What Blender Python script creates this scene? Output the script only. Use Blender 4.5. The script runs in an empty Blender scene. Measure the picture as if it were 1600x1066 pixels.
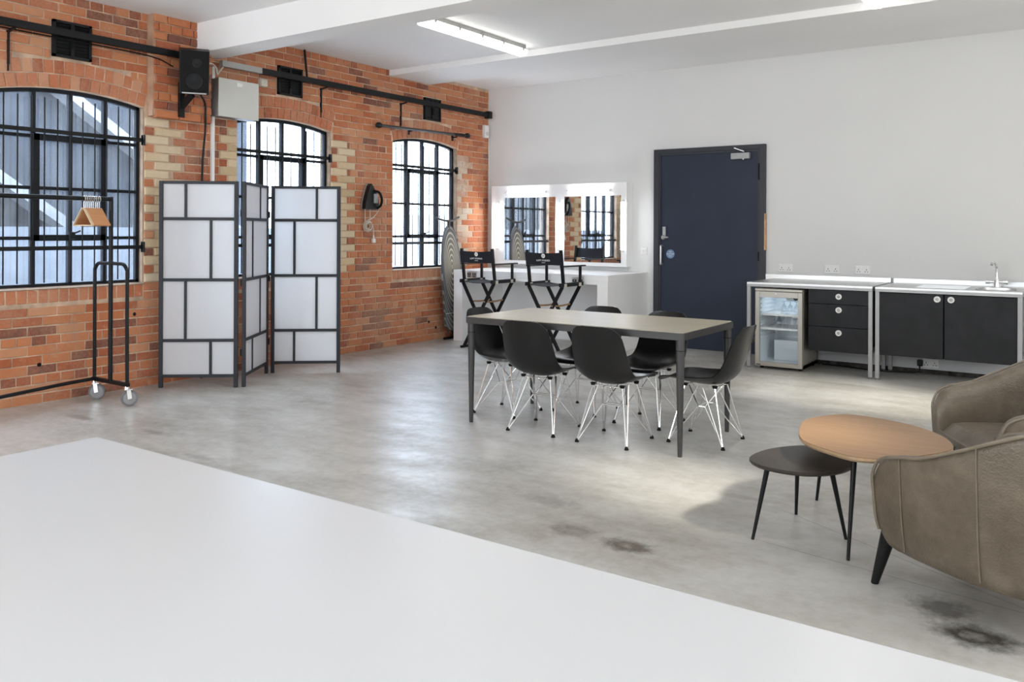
import bpy, bmesh, math, random
from mathutils import Vector, Matrix
PI = math.pi
S = bpy.context.scene
C = S.collection
rnd = random.Random(11)

# ---------------------------------------------------------------- camera
YAW, ROLL, FPX, PY = math.radians(34.744), math.radians(0.2465), 1315.4, 360.5
CAM = Vector((6.7526, -9.1692, 1.36))
Fv = Vector((-math.sin(YAW), math.cos(YAW), 0))
R0 = Vector((math.cos(YAW), math.sin(YAW), 0)); U0 = Vector((0, 0, 1))
Rv = R0*math.cos(ROLL) + U0*math.sin(ROLL); Uv = -R0*math.sin(ROLL) + U0*math.cos(ROLL)
cd = bpy.data.cameras.new('camera'); cam = bpy.data.objects.new('camera', cd); C.objects.link(cam)
cd.sensor_width = 36.0; cd.lens = FPX/1600*36; cd.shift_y = (PY-533)/1600; cd.clip_start = 0.05
M3 = Matrix((Rv, Uv, -Fv)).transposed()
cam.matrix_world = Matrix.Translation(CAM) @ M3.to_4x4()
S.camera = cam
def view(p):                      # where a point falls in the photograph and how far it is (only used to choose which bricks are single parts)
    q = Vector(p) - CAM; d = q.dot(Fv)
    return 800+FPX*q.dot(Rv)/d, PY-FPX*q.dot(Uv)/d, d

# ---------------------------------------------------------------- sky, lamps, exposure
S.view_settings.view_transform = 'Standard'; S.view_settings.look = 'None'
S.view_settings.exposure = 1.05; S.view_settings.gamma = 1.0; S.view_settings.use_curve_mapping = False
try:
    S.cycles.use_denoising = True; S.cycles.max_bounces = 10; S.cycles.diffuse_bounces = 8; S.cycles.glossy_bounces = 4
    S.cycles.transparent_max_bounces = 12; S.cycles.transmission_bounces = 6; S.cycles.sample_clamp_indirect = 6.0
    S.cycles.caustics_reflective = False; S.cycles.caustics_refractive = False
except Exception: pass
W = bpy.data.worlds.new('sky'); S.world = W; W.use_nodes = True
bg = W.node_tree.nodes['Background']; bg.inputs[0].default_value = (0.86, 0.93, 1.0, 1); bg.inputs[1].default_value = 8.0
def area(name, loc, rot, sx, sy, power, color=(1,1,1), spread=180, portal=False):
    l = bpy.data.lights.new(name, 'AREA'); l.shape = 'RECTANGLE'; l.size = sx; l.size_y = sy; l.energy = power; l.color = color
    l.spread = math.radians(spread)
    if portal: l.cycles.is_portal = True
    o = bpy.data.objects.new(name, l); C.objects.link(o); o.location = loc; o.rotation_euler = rot; return o
# unseen lamps added at the plain right and rear walls, standing in for windows
for yy, pw in ((-1.7, 5), (-4.7, 39), (-7.7, 32)): area('added_fill_right', (9.5, yy, 1.85), (0, PI/2, 0), 1.9, 2.0, pw, (1, .99, .96))
for xx, pw in ((1.8, 66), (4.6, 42), (7.4, 22)): area('added_fill_rear', (xx, -11.9, 1.85), (PI/2, 0, 0), 2.0, 1.9, pw, (.88, .95, 1.0))
# unseen spot lamps added to throw soft pools of light across the floor
def spot(name, loc, to, power, deg, color):
    l = bpy.data.lights.new(name, 'SPOT'); l.energy = power; l.spot_size = math.radians(deg); l.spot_blend = 1.0; l.shadow_soft_size = .16; l.color = color
    o = bpy.data.objects.new(name, l); C.objects.link(o); o.location = loc; o.rotation_euler = (Vector(loc)-Vector(to)).to_track_quat('Z', 'Y').to_euler()
spot('added_pool_spot', (8.3, -6.2, 3.1), (4.98, -4.98, 0), 620, 15, (1, .96, .84))
spot('added_pool_spot', (9.2, -2.6, 3.0), (5.25, -1.85, 0), 900, 20, (1, .96, .84))
for yc in (-5.61, -3.45, -1.275): area('window_portal', (-.17, yc, 1.67), (0, -PI/2, 0), 1.6, 1.2, 1, portal=True)

# ---------------------------------------------------------------- materials
def new_mat(name):
    m = bpy.data.materials.new(name); m.use_nodes = True; nt = m.node_tree
    return m, nt, nt.nodes['Principled BSDF']
def N(nt, t, **kw):
    n = nt.nodes.new(t)
    for k, v in kw.items():
        if k in n.inputs.keys(): n.inputs[k].default_value = v
        else: setattr(n, k, v)
    return n
def ramp(nt, fac, stops):
    r = nt.nodes.new('ShaderNodeValToRGB'); e = r.color_ramp.elements
    while len(e) < len(stops): e.new(0.5)
    for el, (p, c) in zip(e, stops): el.position = p; el.color = (*c, 1)
    nt.links.new(fac, r.inputs[0]); return r.outputs[0]
def coords(nt, kind='Object'):
    return nt.nodes.new('ShaderNodeTexCoord').outputs[kind]
def noise(nt, vec, scale, detail=4, rough=.55, stretch=None):
    if stretch:
        mp = N(nt, 'ShaderNodeMapping'); mp.inputs['Scale'].default_value = stretch; nt.links.new(vec, mp.inputs[0]); vec = mp.outputs[0]
    n = N(nt, 'ShaderNodeTexNoise'); n.inputs['Scale'].default_value = scale; n.inputs['Detail'].default_value = detail; n.inputs['Roughness'].default_value = rough
    nt.links.new(vec, n.inputs['Vector']); return n.outputs['Fac']
def mixc(nt, fac, a, b, mode='MIX'):
    m = nt.nodes.new('ShaderNodeMix'); m.data_type = 'RGBA'; m.blend_type = mode
    for sock, v in ((0, fac), (6, a), (7, b)):
        if isinstance(v, (int, float)): m.inputs[sock].default_value = v
        elif isinstance(v, tuple): m.inputs[sock].default_value = (*v, 1)
        else: nt.links.new(v, m.inputs[sock])
    return m.outputs[2]
def math_(nt, op, a, b=0.0):
    m = nt.nodes.new('ShaderNodeMath'); m.operation = op
    for i, v in enumerate((a, b)):
        if isinstance(v, (int, float)): m.inputs[i].default_value = v
        else: nt.links.new(v, m.inputs[i])
    return m.outputs[0]
def bump(nt, b, h, strength=.2, dist=.01):
    n = nt.nodes.new('ShaderNodeBump'); n.inputs['Strength'].default_value = strength; n.inputs['Distance'].default_value = dist
    nt.links.new(h, n.inputs['Height']); nt.links.new(n.outputs[0], b.inputs['Normal'])
def plain(name, col, rough=.5, metal=0.0, var=.06, scale=6.0, bmp=0.0, spec=None, coat=0.0, bscale=None):
    m, nt, b = new_mat(name)
    co = coords(nt); f = noise(nt, co, scale)
    lo = tuple(max(0, c*(1-var)) for c in col); hi = tuple(min(1, c*(1+var)) for c in col)
    nt.links.new(ramp(nt, f, [(.3, lo), (.7, hi)]), b.inputs['Base Color'])
    b.inputs['Roughness'].default_value = rough; b.inputs['Metallic'].default_value = metal
    if spec is not None: b.inputs['Specular IOR Level'].default_value = spec
    if coat: b.inputs['Coat Weight'].default_value = coat; b.inputs['Coat Roughness'].default_value = .15
    if bmp: bump(nt, b, noise(nt, co, bscale or scale*12), bmp, .004)
    return m
def emit(name, col, st):
    m, nt, b = new_mat(name); b.inputs['Base Color'].default_value = (*col, 1)
    b.inputs['Emission Color'].default_value = (*col, 1); b.inputs['Emission Strength'].default_value = st; return m
M = {}
M['wall'] = plain('white_wall_paint', (.735, .735, .73), .75, var=.012, scale=1.2, bmp=.05, bscale=60)
M['ceil'] = plain('ceiling_paint', (.87, .87, .875), .8, var=.012, scale=1.0, bmp=.03, bscale=40)
M['white'] = plain('white_laminate', (.90, .90, .905), .35, var=.008, scale=2, spec=.4)
M['tabletop'] = plain('white_satin_tabletop', (.575, .575, .59), .28, var=.006, scale=1.5, spec=.42)
M['black'] = plain('black_painted_metal', (.006, .0065, .008), .45, var=.2, scale=14, spec=.28)
M['blackframe'] = plain('dark_window_paint', (.007, .009, .013), .5, var=.35, scale=18, bmp=.2, bscale=60, spec=.25)
M['dark'] = plain('matt_black', (.006, .006, .0065), .7, spec=.2)
M['graphite'] = plain('graphite_metal', (.055, .054, .055), .42, metal=.35, var=.08)
M['shell'] = plain('black_moulded_plastic', (.006, .006, .0065), .30, var=.1, scale=20, bmp=.03, bscale=300, spec=.42)
M['chrome'] = plain('chrome', (.92, .92, .93), .2, metal=1, var=.02)
M['steel'] = plain('brushed_steel', (.62, .62, .62), .34, metal=.9, var=.05, scale=9)
M['steelpaint'] = plain('satin_aluminium', (.34, .34, .345), .42, metal=.4, var=.04)
M['navy'] = plain('navy_door_paint', (.019, .027, .050), .5, var=.10, scale=3, bmp=.05, bscale=40, spec=.32)
M['navyfr'] = plain('navy_frame_paint', (.018, .021, .03), .45, var=.12, scale=5)
M['rawwood'] = plain('bare_timber', (.55, .33, .18), .7, var=.25, scale=14)
M['charcoal'] = plain('charcoal_screen_frame', (.022, .023, .029), .5, var=.06, spec=.3)
M['canvas'] = plain('black_canvas', (.007, .009, .016), .8, var=.2, scale=60, bmp=.3, bscale=500)
M['print'] = plain('white_print', (.9, .9, .9), .6)
M['tan'] = plain('tan_wood', (.40, .24, .13), .5, var=.2, scale=20)
M['plate'] = plain('white_plastic', (.80, .80, .79), .35, var=.01)
M['pin'] = plain('socket_slot', (.05, .05, .05), .6)
M['casing'] = plain('cream_enamel_casing', (.60, .60, .57), .4, var=.02)
M['fridge'] = plain('fridge_champagne_metal', (.42, .40, .36), .36, metal=.5, var=.03)
M['fridgein'] = plain('fridge_liner', (.74, .79, .83), .4, var=.01)
M['blackpanel'] = plain('worn_black_panel', (.008, .0085, .0105), .5, var=.5, scale=7, bmp=.05, bscale=30, spec=.3)
M['baseboard'] = plain('grey_white_board', (.60, .60, .62), .5, var=.02)
M['rubble'] = plain('rough_black_mortar', (.05, .045, .04), .9, var=.9, scale=16, bmp=1, bscale=60)
M['rubber'] = plain('grey_rubber', (.16, .16, .17), .55)
M['wheelgrey'] = plain('grey_wheel', (.27, .27, .28), .45)
M['creambrick'] = None
M['cord'] = plain('cream_cord', (.62, .58, .50), .6)
M['sign'] = plain('blue_sign', (.16, .26, .42), .4)
M['coat'] = plain('lightbatten', (.36, .36, .35), .5)
M['tube'] = emit('fluorescent_tube', (.97, .985, 1), 7)
M['batten'] = emit('batten_diffuser', (1, .985, .94), 3.5)
# mirror
m, nt, b = new_mat('mirror'); b.inputs['Base Color'].default_value = (.9, .9, .9, 1); b.inputs['Metallic'].default_value = 1; b.inputs['Roughness'].default_value = .02; M['mirror'] = m
# clear glass (thin)
def thin_glass(name, tint, gl, haze=0.0, rough=.03):
    m = bpy.data.materials.new(name); m.use_nodes = True; nt = m.node_tree; nt.nodes.clear()
    out = nt.nodes.new('ShaderNodeOutputMaterial'); tr = nt.nodes.new('ShaderNodeBsdfTransparent'); tr.inputs[0].default_value = (*tint, 1)
    g = nt.nodes.new('ShaderNodeBsdfGlossy'); g.inputs['Roughness'].default_value = rough
    mx = nt.nodes.new('ShaderNodeMixShader'); mx.inputs[0].default_value = gl
    src = tr.outputs[0]
    if haze:
        tl = nt.nodes.new('ShaderNodeBsdfTranslucent'); tl.inputs[0].default_value = (.85, .9, .95, 1)
        co = coords(nt); f = noise(nt, co, 9, 3, .5, (1, 1, .25)); r = ramp(nt, f, [(.35, (haze*.6,)*3), (.7, (haze*1.5,)*3)])
        m2 = nt.nodes.new('ShaderNodeMixShader'); nt.links.new(r, m2.inputs[0])
        nt.links.new(tr.outputs[0], m2.inputs[1]); nt.links.new(tl.outputs[0], m2.inputs[2]); src = m2.outputs[0]
    nt.links.new(src, mx.inputs[1]); nt.links.new(g.outputs[0], mx.inputs[2]); nt.links.new(mx.outputs[0], out.inputs[0]); return m
M['glass'] = thin_glass('clear_glass', (.95, .97, .98), .05)
M['tumbler'] = thin_glass('drinking_glass', (.90, .93, .95), .16, rough=.05)
M['pane'] = thin_glass('obscured_pane', (.82, .88, .95), .04, haze=.02, rough=.2)
# screen panel paper: lets light through
m = bpy.data.materials.new('screen_paper'); m.use_nodes = True; nt = m.node_tree; b = nt.nodes['Principled BSDF']
b.inputs['Base Color'].default_value = (.86, .88, .925, 1); b.inputs['Roughness'].default_value = .45
tl = nt.nodes.new('ShaderNodeBsdfTranslucent'); tl.inputs[0].default_value = (.9, .9, .9, 1)
mx = nt.nodes.new('ShaderNodeMixShader'); mx.inputs[0].default_value = .58
nt.links.new(b.outputs[0], mx.inputs[1]); nt.links.new(tl.outputs[0], mx.inputs[2]); nt.links.new(mx.outputs[0], nt.nodes['Material Output'].inputs[0]); M['paper'] = m
# bricks: tone comes from an attribute stored on every brick
def brick_mat(name, stops, bloom, bloomamt=.55):
    m, nt, b = new_mat(name)
    at = nt.nodes.new('ShaderNodeAttribute'); at.attribute_name = 'tone'
    co = nt.nodes.new('ShaderNodeNewGeometry').outputs['Position']
    n1 = noise(nt, co, 14, 5, .65); n2 = noise(nt, co, 1.6, 4, .6); n3 = noise(nt, co, 45, 3, .6)
    t = math_(nt, 'ADD', math_(nt, 'MULTIPLY', at.outputs['Fac'], .72), math_(nt, 'MULTIPLY', n1, .28))
    col = ramp(nt, t, stops)
    lime = ramp(nt, math_(nt, 'ADD', math_(nt, 'MULTIPLY', n2, .65), math_(nt, 'MULTIPLY', n3, .35)), [(.44, (0, 0, 0)), (.64, (bloomamt,)*3)])
    n4 = noise(nt, co, 2.6, 6, .7); soot = ramp(nt, n4, [(.60, (0, 0, 0)), (.78, (.5, .5, .5))]); n5 = noise(nt, co, 7, 6, .75)
    smear = ramp(nt, n5, [(.60, (0, 0, 0)), (.70, (.6, .6, .6))])
    cc = mixc(nt, smear, mixc(nt, lime, col, bloom), tuple(min(1, c*1.12) for c in bloom))
    nt.links.new(mixc(nt, soot, cc, tuple(c*.55 for c in bloom)), b.inputs['Base Color'])
    b.inputs['Roughness'].default_value = .85; bump(nt, b, n1, .5, .008); return m
M['brick'] = brick_mat('red_brick', [(.08, (.13, .07, .055)), (.25, (.33, .085, .038)), (.5, (.48, .15, .058)), (.75, (.54, .215, .095)), (.95, (.56, .31, .185))], (.50, .31, .21), .5)
M['archbrick'] = brick_mat('orange_brick', [(.1, (.33, .09, .04)), (.5, (.50, .17, .08)), (.9, (.56, .28, .165))], (.52, .33, .22))
M['quoin'] = brick_mat('cream_brick', [(.1, (.50, .36, .20)), (.5, (.64, .49, .30)), (.9, (.70, .60, .45))], (.66, .60, .52), .4)
M['palequoin'] = brick_mat('whitewashed_brick', [(.1, (.40, .17, .09)), (.4, (.47, .30, .20)), (.65, (.50, .42, .33)), (.9, (.58, .54, .48))], (.58, .52, .45), .9)
M['mortar'] = plain('sandy_mortar', (.55, .40, .29), .95, var=.35, scale=6, bmp=.8, bscale=50)
M['render'] = plain('sandy_render', (.47, .30, .20), .95, var=.2, scale=7, bmp=.6, bscale=40)
M['sill'] = plain('painted_sill', (.27, .185, .125), .9, var=.25, scale=10, bmp=.4, bscale=40)
# polished concrete floor
m, nt, b = new_mat('polished_concrete'); co = coords(nt)
a1 = noise(nt, co, .55, 5, .6); a2 = noise(nt, co, 2.3, 6, .62, (1, 1.8, 1)); a3 = noise(nt, co, 16, 5, .7); a4 = noise(nt, co, 1.5, 2.5, .5, (.5, 1.7, 1))
f = math_(nt, 'ADD', math_(nt, 'ADD', math_(nt, 'MULTIPLY', a1, .5), math_(nt, 'MULTIPLY', a2, .32)), math_(nt, 'MULTIPLY', a3, .18))
col = ramp(nt, f, [(.37, (.30, .28, .24)), (.46, (.43, .415, .38)), (.54, (.535, .525, .495)), (.65, (.65, .645, .62))])
dk = ramp(nt, a4, [(.50, (0, 0, 0)), (.85, (.5, .5, .5))]); col = mixc(nt, dk, col, (.22, .20, .165))
sep = nt.nodes.new('ShaderNodeSeparateXYZ'); nt.links.new(co, sep.inputs[0])
def blot(x, y, rx, ry, amt, hollow=0.0):
    ex = math_(nt, 'DIVIDE', math_(nt, 'SUBTRACT', sep.outputs[0], x), rx); ey = math_(nt, 'DIVIDE', math_(nt, 'SUBTRACT', sep.outputs[1], y), ry)
    r = math_(nt, 'SQRT', math_(nt, 'ADD', math_(nt, 'MULTIPLY', ex, ex), math_(nt, 'MULTIPLY', ey, ey)))
    r = math_(nt, 'ADD', r, math_(nt, 'MULTIPLY', math_(nt, 'SUBTRACT', a3, .5), 1.3))
    st = [(.0, (amt*(1-hollow),)*3), (.35, (amt,)*3), (.6, (amt*.6,)*3), (1.0, (0, 0, 0))]
    return ramp(nt, r, st)
for x, y, rx, ry, amt, c_, hol in [(4.82,-5.87,.14,.09,.55,(.10,.075,.05),.4),(5.09,-5.895,.15,.085,.85,(.075,.05,.03),.75),(6.43,-5.95,.17,.11,.95,(.03,.025,.02),.6),(6.30,-5.78,.13,.12,.75,(.06,.05,.04),0),
        (4.50,-5.57,.22,.10,.35,(.14,.12,.10),0),(3.9,-5.2,.3,.14,.28,(.16,.15,.13),0),(.75,-5.95,.22,.06,.5,(.15,.11,.07),0),(1.6,-5.9,.2,.05,.5,(.12,.10,.08),0),(2.35,-6.1,.16,.05,.5,(.12,.11,.1),0),
        (1.45,-3.9,.25,.07,.4,(.16,.13,.09),0),(1.7,-4.6,.22,.08,.35,(.2,.17,.13),0),(.55,-4.55,.25,.06,.5,(.14,.09,.06),0),(3.3,-6.3,.16,.07,.5,(.15,.14,.12),0),(2.75,-6.6,.15,.06,.45,(.14,.13,.12),0),(4.2,-1.15,.3,.07,.3,(.2,.16,.11),0),(4.9,-1.3,.35,.06,.3,(.2,.16,.11),0),(3.0,-1.0,.3,.06,.35,(.22,.14,.09),0),(5.3,-4.95,.25,.05,.35,(.22,.19,.14),0)]:
    col = mixc(nt, blot(x, y, rx, ry, amt, hol), col, c_)
# two thin, faint dark lines near the coffee tables
for yj, sl in ((-5.06, -.55), (-5.50, -.15)):
    dj = math_(nt, 'ABSOLUTE', math_(nt, 'SUBTRACT', math_(nt, 'SUBTRACT', sep.outputs[1], yj), math_(nt, 'MULTIPLY', math_(nt, 'SUBTRACT', sep.outputs[0], 5.55), sl)))
    on = math_(nt, 'MULTIPLY', math_(nt, 'GREATER_THAN', sep.outputs[0], 5.5), .45)
    col = mixc(nt, math_(nt, 'MULTIPLY', math_(nt, 'LESS_THAN', dj, .004), on), col, (.16, .15, .13))
nt.links.new(col, b.inputs['Base Color'])
rr = ramp(nt, math_(nt, 'ADD', math_(nt, 'MULTIPLY', a2, .6), math_(nt, 'MULTIPLY', a3, .4)), [(.36, (.46,)*3), (.60, (.30,)*3)]); nt.links.new(rr, b.inputs['Roughness'])
b.inputs['Specular IOR Level'].default_value = .7; bump(nt, b, a1, .10, .02); M['floor'] = m
# leather
m, nt, b = new_mat('worn_brown_leather'); co = coords(nt)
l1 = noise(nt, co, 5, 6, .65); l2 = noise(nt, co, 160, 3, .5); l3 = noise(nt, co, 14, 5, .7)
col = ramp(nt, math_(nt, 'ADD', math_(nt, 'MULTIPLY', l1, .7), math_(nt, 'MULTIPLY', l3, .3)), [(.30, (.088, .066, .045)), (.5, (.135, .107, .077)), (.70, (.205, .172, .13))])
nt.links.new(col, b.inputs['Base Color']); b.inputs['Roughness'].default_value = .34; b.inputs['Specular IOR Level'].default_value = .5
bump(nt, b, math_(nt, 'ADD', math_(nt, 'MULTIPLY', l2, .2), math_(nt, 'MULTIPLY', l1, 1.4)), .4, .02); M['leather'] = m
M['piping'] = plain('leather_piping', (.19, .155, .115), .45, var=.15, scale=20)  # pale seam lines; along the piping the lighter tone is a painted-in highlight
# wood tops
def wood(name, c0, c1, rough, scale=3.0, stretch=(1, 9, 1), spec=.4):
    m, nt, b = new_mat(name); co = coords(nt)
    g = noise(nt, co, scale, 6, .65, stretch); h = noise(nt, co, 1.3, 3)
    t = math_(nt, 'ADD', math_(nt, 'MULTIPLY', g, .7), math_(nt, 'MULTIPLY', h, .3))
    nt.links.new(ramp(nt, t, [(.3, c0), (.7, c1)]), b.inputs['Base Color']); b.inputs['Roughness'].default_value = rough; b.inputs['Specular IOR Level'].default_value = spec
    bump(nt, b, g, .05, .003); return m
M['oak'] = wood('warm_oak_top', (.215, .118, .056), (.31, .185, .10), .42, 4)
M['oakedge'] = wood('pale_oak_edge', (.36, .24, .14), (.48, .34, .21), .5, 9)
M['ebony'] = wood('dark_stained_top', (.022, .018, .016), (.055, .045, .038), .38, 5)
M['ashtop'] = wood('pale_ash_tabletop', (.40, .355, .265), (.52, .475, .37), .38, 2.5, (1, 7, 1), .5)
M['hanger'] = wood('hanger_wood', (.50, .22, .095), (.62, .32, .15), .45, 30, (1, 1, 1))
M['hangerpale'] = wood('pale_hanger_wood', (.62, .46, .30), (.72, .58, .40), .5, 30, (1, 1, 1))
# ironing-board cover: printed rings
m, nt, b = new_mat('ringed_cover'); co = coords(nt, 'Object')
mp = N(nt, 'ShaderNodeMapping'); mp.inputs['Location'].default_value = (0, 0, 0); mp.inputs['Scale'].default_value = (0, 2.9, 1.0); nt.links.new(co, mp.inputs[0])
vl = nt.nodes.new('ShaderNodeVectorMath'); vl.operation = 'LENGTH'; nt.links.new(mp.outputs[0], vl.inputs[0])
sn = math_(nt, 'SINE', math_(nt, 'MULTIPLY', vl.outputs['Value'], 92.0))
rg = ramp(nt, sn, [(.35, (.21, .20, .19)), (.60, (.60, .58, .53))])
fade = ramp(nt, vl.outputs['Value'], [(.10, (1, .97, .87)), (.44, (.78, .77, .74)), (.47, (.40, .42, .46))])
nt.links.new(mixc(nt, 1.0, rg, fade, 'MULTIPLY'), b.inputs['Base Color']); b.inputs['Roughness'].default_value = .8; M['cover'] = m

# ---------------------------------------------------------------- mesh helpers
class MB:
    def __init__(self): self.v = []; self.f = []
    def add(self, vs, fs):
        o = len(self.v); self.v += [Vector(p) for p in vs]; self.f += [tuple(i+o for i in q) for q in fs]; return self
    def box(self, x0, x1, y0, y1, z0, z1, c=0.0):
        if c <= 0:
            vs = [(x, y, z) for x in (x0, x1) for y in (y0, y1) for z in (z0, z1)]
            return self.add(vs, [(0,1,3,2),(4,6,7,5),(0,4,5,1),(2,3,7,6),(0,2,6,4),(1,5,7,3)])
        bm = bmesh.new(); bmesh.ops.create_cube(bm, size=1)
        for q in bm.verts: q.co = Vector(((x0+x1)/2+q.co.x*(x1-x0), (y0+y1)/2+q.co.y*(y1-y0), (z0+z1)/2+q.co.z*(z1-z0)))
        bmesh.ops.bevel(bm, geom=bm.edges[:], offset=c, segments=2, affect='EDGES', profile=.6); self.bm(bm); return self
    def bm(self, bm):
        bm.verts.index_update(); self.add([q.co.copy() for q in bm.verts], [[q.index for q in f.verts] for f in bm.faces]); bm.free()
    def bar(self, p, q, w, h, up=(0,0,1)):                       # square bar from p to q
        p, q = Vector(p), Vector(q); d = (q-p).normalized(); u = Vector(up)
        if abs(d.dot(u)) > .97: u = Vector((0,1,0))
        s = d.cross(u).normalized()*w/2; t = s.cross(d).normalized()*h/2
        return self.add([p-s-t,p+s-t,p+s+t,p-s+t,q-s-t,q+s-t,q+s+t,q-s+t], [(3,2,1,0),(4,5,6,7),(0,1,5,4),(1,2,6,5),(2,3,7,6),(3,0,4,7)])
    def tube(self, pts, r, n=8, closed=False):                    # r: radius or list
        pts = [Vector(p) for p in pts]; k = len(pts); rs = r if isinstance(r, (list, tuple)) else [r]*k
        rings = []; prev = None
        for i, p in enumerate(pts):
            a = pts[i-1] if (i > 0 or closed) else p; b = pts[(i+1) % k] if (i < k-1 or closed) else p
            d = (b-a).normalized()
            if prev is None:
                u = Vector((0,0,1)) if abs(d.z) < .9 else Vector((0,1,0)); u = (u-d*u.dot(d)).normalized()
            else: u = (prev-d*prev.dot(d)).normalized()
            prev = u; w = d.cross(u)
            rings.append([p+u*math.cos(2*PI*j/n)*rs[i]+w*math.sin(2*PI*j/n)*rs[i] for j in range(n)])
        vs = [q for rg_ in rings for q in rg_]; fs = []
        for i in range(k if closed else k-1):
            for j in range(n):
                a, b = i*n, ((i+1) % k)*n; fs.append((a+j, a+(j+1) % n, b+(j+1) % n, b+j))
        if not closed: fs.append(tuple(range(n))[::-1]); fs.append(tuple((k-1)*n+j for j in range(n)))
        return self.add(vs, fs)
    def lathe(self, c, prof, n=16, axis='z'):
        c = Vector(c); vs = []; fs = []
        for r, h in prof:
            for j in range(n):
                x, y = r*math.cos(2*PI*j/n), r*math.sin(2*PI*j/n)
                vs.append(c+(Vector((x,y,h)) if axis == 'z' else Vector((h,x,y)) if axis == 'x' else Vector((x,h,y))))
        for i in range(len(prof)-1):
            for j in range(n): fs.append((i*n+j, i*n+(j+1) % n, (i+1)*n+(j+1) % n, (i+1)*n+j))
        fs.append(tuple(range(n))[::-1]); fs.append(tuple((len(prof)-1)*n+j for j in range(n)))
        return self.add(vs, fs)
    def prism(self, poly, lo, hi, axis='z'):                       # extrude a 2D polygon along an axis
        n = len(poly)
        def P(a, b, h): return {'z': (a,b,h), 'x': (h,a,b), 'y': (a,h,b)}[axis]
        vs = [P(a,b,lo) for a,b in poly]+[P(a,b,hi) for a,b in poly]
        return self.add(vs, [tuple(range(n))[::-1], tuple(range(n,2*n))]+[(i,(i+1)%n,n+(i+1)%n,n+i) for i in range(n)])
    def mv(self, mat):
        self.v = [mat @ q for q in self.v]; return self
def mesh_of(name, mb, mat, smooth=False, tone=None):
    me = bpy.data.meshes.new(name); me.from_pydata([tuple(q) for q in mb.v], [], mb.f)
    bm = bmesh.new(); bm.from_mesh(me); bmesh.ops.recalc_face_normals(bm, faces=bm.faces); bm.to_mesh(me); bm.free()
    me.materials.append(mat)
    if smooth:
        me.polygons.foreach_set('use_smooth', [True]*len(me.polygons))
        try: me.set_sharp_from_angle(angle=math.radians(38))
        except Exception: pass
    if tone is not None:
        at = me.attributes.new('tone', 'FLOAT', 'POINT')
        at.data.foreach_set('value', tone if isinstance(tone, list) else [tone]*len(me.vertices))
    me.update(); return me
def base_inv(parent):
    if parent is None: return None
    root = parent
    while root.parent: root = root.parent
    return (Matrix.Translation(root.location) @ root.rotation_euler.to_matrix().to_4x4()).inverted()
def part(name, mb, mat, parent=None, smooth=False, world=False, label=None):
    if world and parent is not None: mb.mv(base_inv(parent))
    o = bpy.data.objects.new(name, mesh_of(name, mb, mat, smooth)); C.objects.link(o)
    if parent is not None: o.parent = parent
    if label: o['label'] = label
    return o
def tag(o, label, cat, group=None):
    o['label'] = label; o['category'] = cat
    if group: o['group'] = group
    return o
def thing(name, label, cat, loc=(0,0,0), rz=0.0, group=None):
    o = bpy.data.objects.new(name, None); C.objects.link(o); o.location = loc; o.rotation_euler = (0,0,rz); o.empty_display_size = .1
    return tag(o, label, cat, group)
def struct(name, label=None, loc=(0,0,0), mb=None, mat=None):
    o = bpy.data.objects.new(name, mesh_of(name, mb, mat) if mb else None); C.objects.link(o); o.location = loc; o['kind'] = 'structure'
    if label: o['label'] = label
    return o
def copy_tree(src, loc, rz, label=None, group=None):
    def cp(o, par):
        c = o.copy(); C.objects.link(c)
        if par is not None: c.parent = par
        for ch in o.children: cp(ch, c)
        return c
    r = cp(src, None); r.location = loc; r.rotation_euler = (0,0,rz)
    if label: r['label'] = label
    if group: r['group'] = group
    return r
def text_mesh(body, size, ext=.0004, align='CENTER'):
    cu = bpy.data.curves.new('txt', 'FONT'); cu.body = body; cu.size = size; cu.extrude = ext; cu.align_x = align; cu.align_y = 'CENTER'
    o = bpy.data.objects.new('txt', cu); C.objects.link(o); dg = bpy.context.evaluated_depsgraph_get(); dg.update()
    me = bpy.data.meshes.new_from_object(o.evaluated_get(dg)); bpy.data.objects.remove(o); bpy.data.curves.remove(cu)
    mb = MB().add([q.co.copy() for q in me.vertices], [tuple(p.vertices) for p in me.polygons]); bpy.data.meshes.remove(me); return mb
def lerp(a, b, t): return a+(b-a)*t
def catmull(P, n, closed=False):
    out = []; k = len(P); P = [Vector(p) for p in P]
    for i in range(k if closed else k-1):
        p0 = P[(i-1) % k] if (closed or i > 0) else P[0]*2-P[1]; p1 = P[i]; p2 = P[(i+1) % k]; p3 = P[(i+2) % k] if (closed or i < k-2) else P[-1]*2-P[-2]
        for j in range(n):
            t = j/n; out.append(.5*((2*p1)+(p2-p0)*t+(2*p0-5*p1+4*p2-p3)*t*t+(-p0+3*p1-3*p2+p3)*t**3))
    if not closed: out.append(P[-1])
    return out

# ================================================================ SETTING
XR, YB, ZC = 9.7, -12.2, 3.22
floor = struct('floor', 'grey polished concrete floor with brown burn marks and cloudy patches', mb=MB().box(-.35, XR, YB, .2, -.12, 0), mat=M['floor'])
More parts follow.
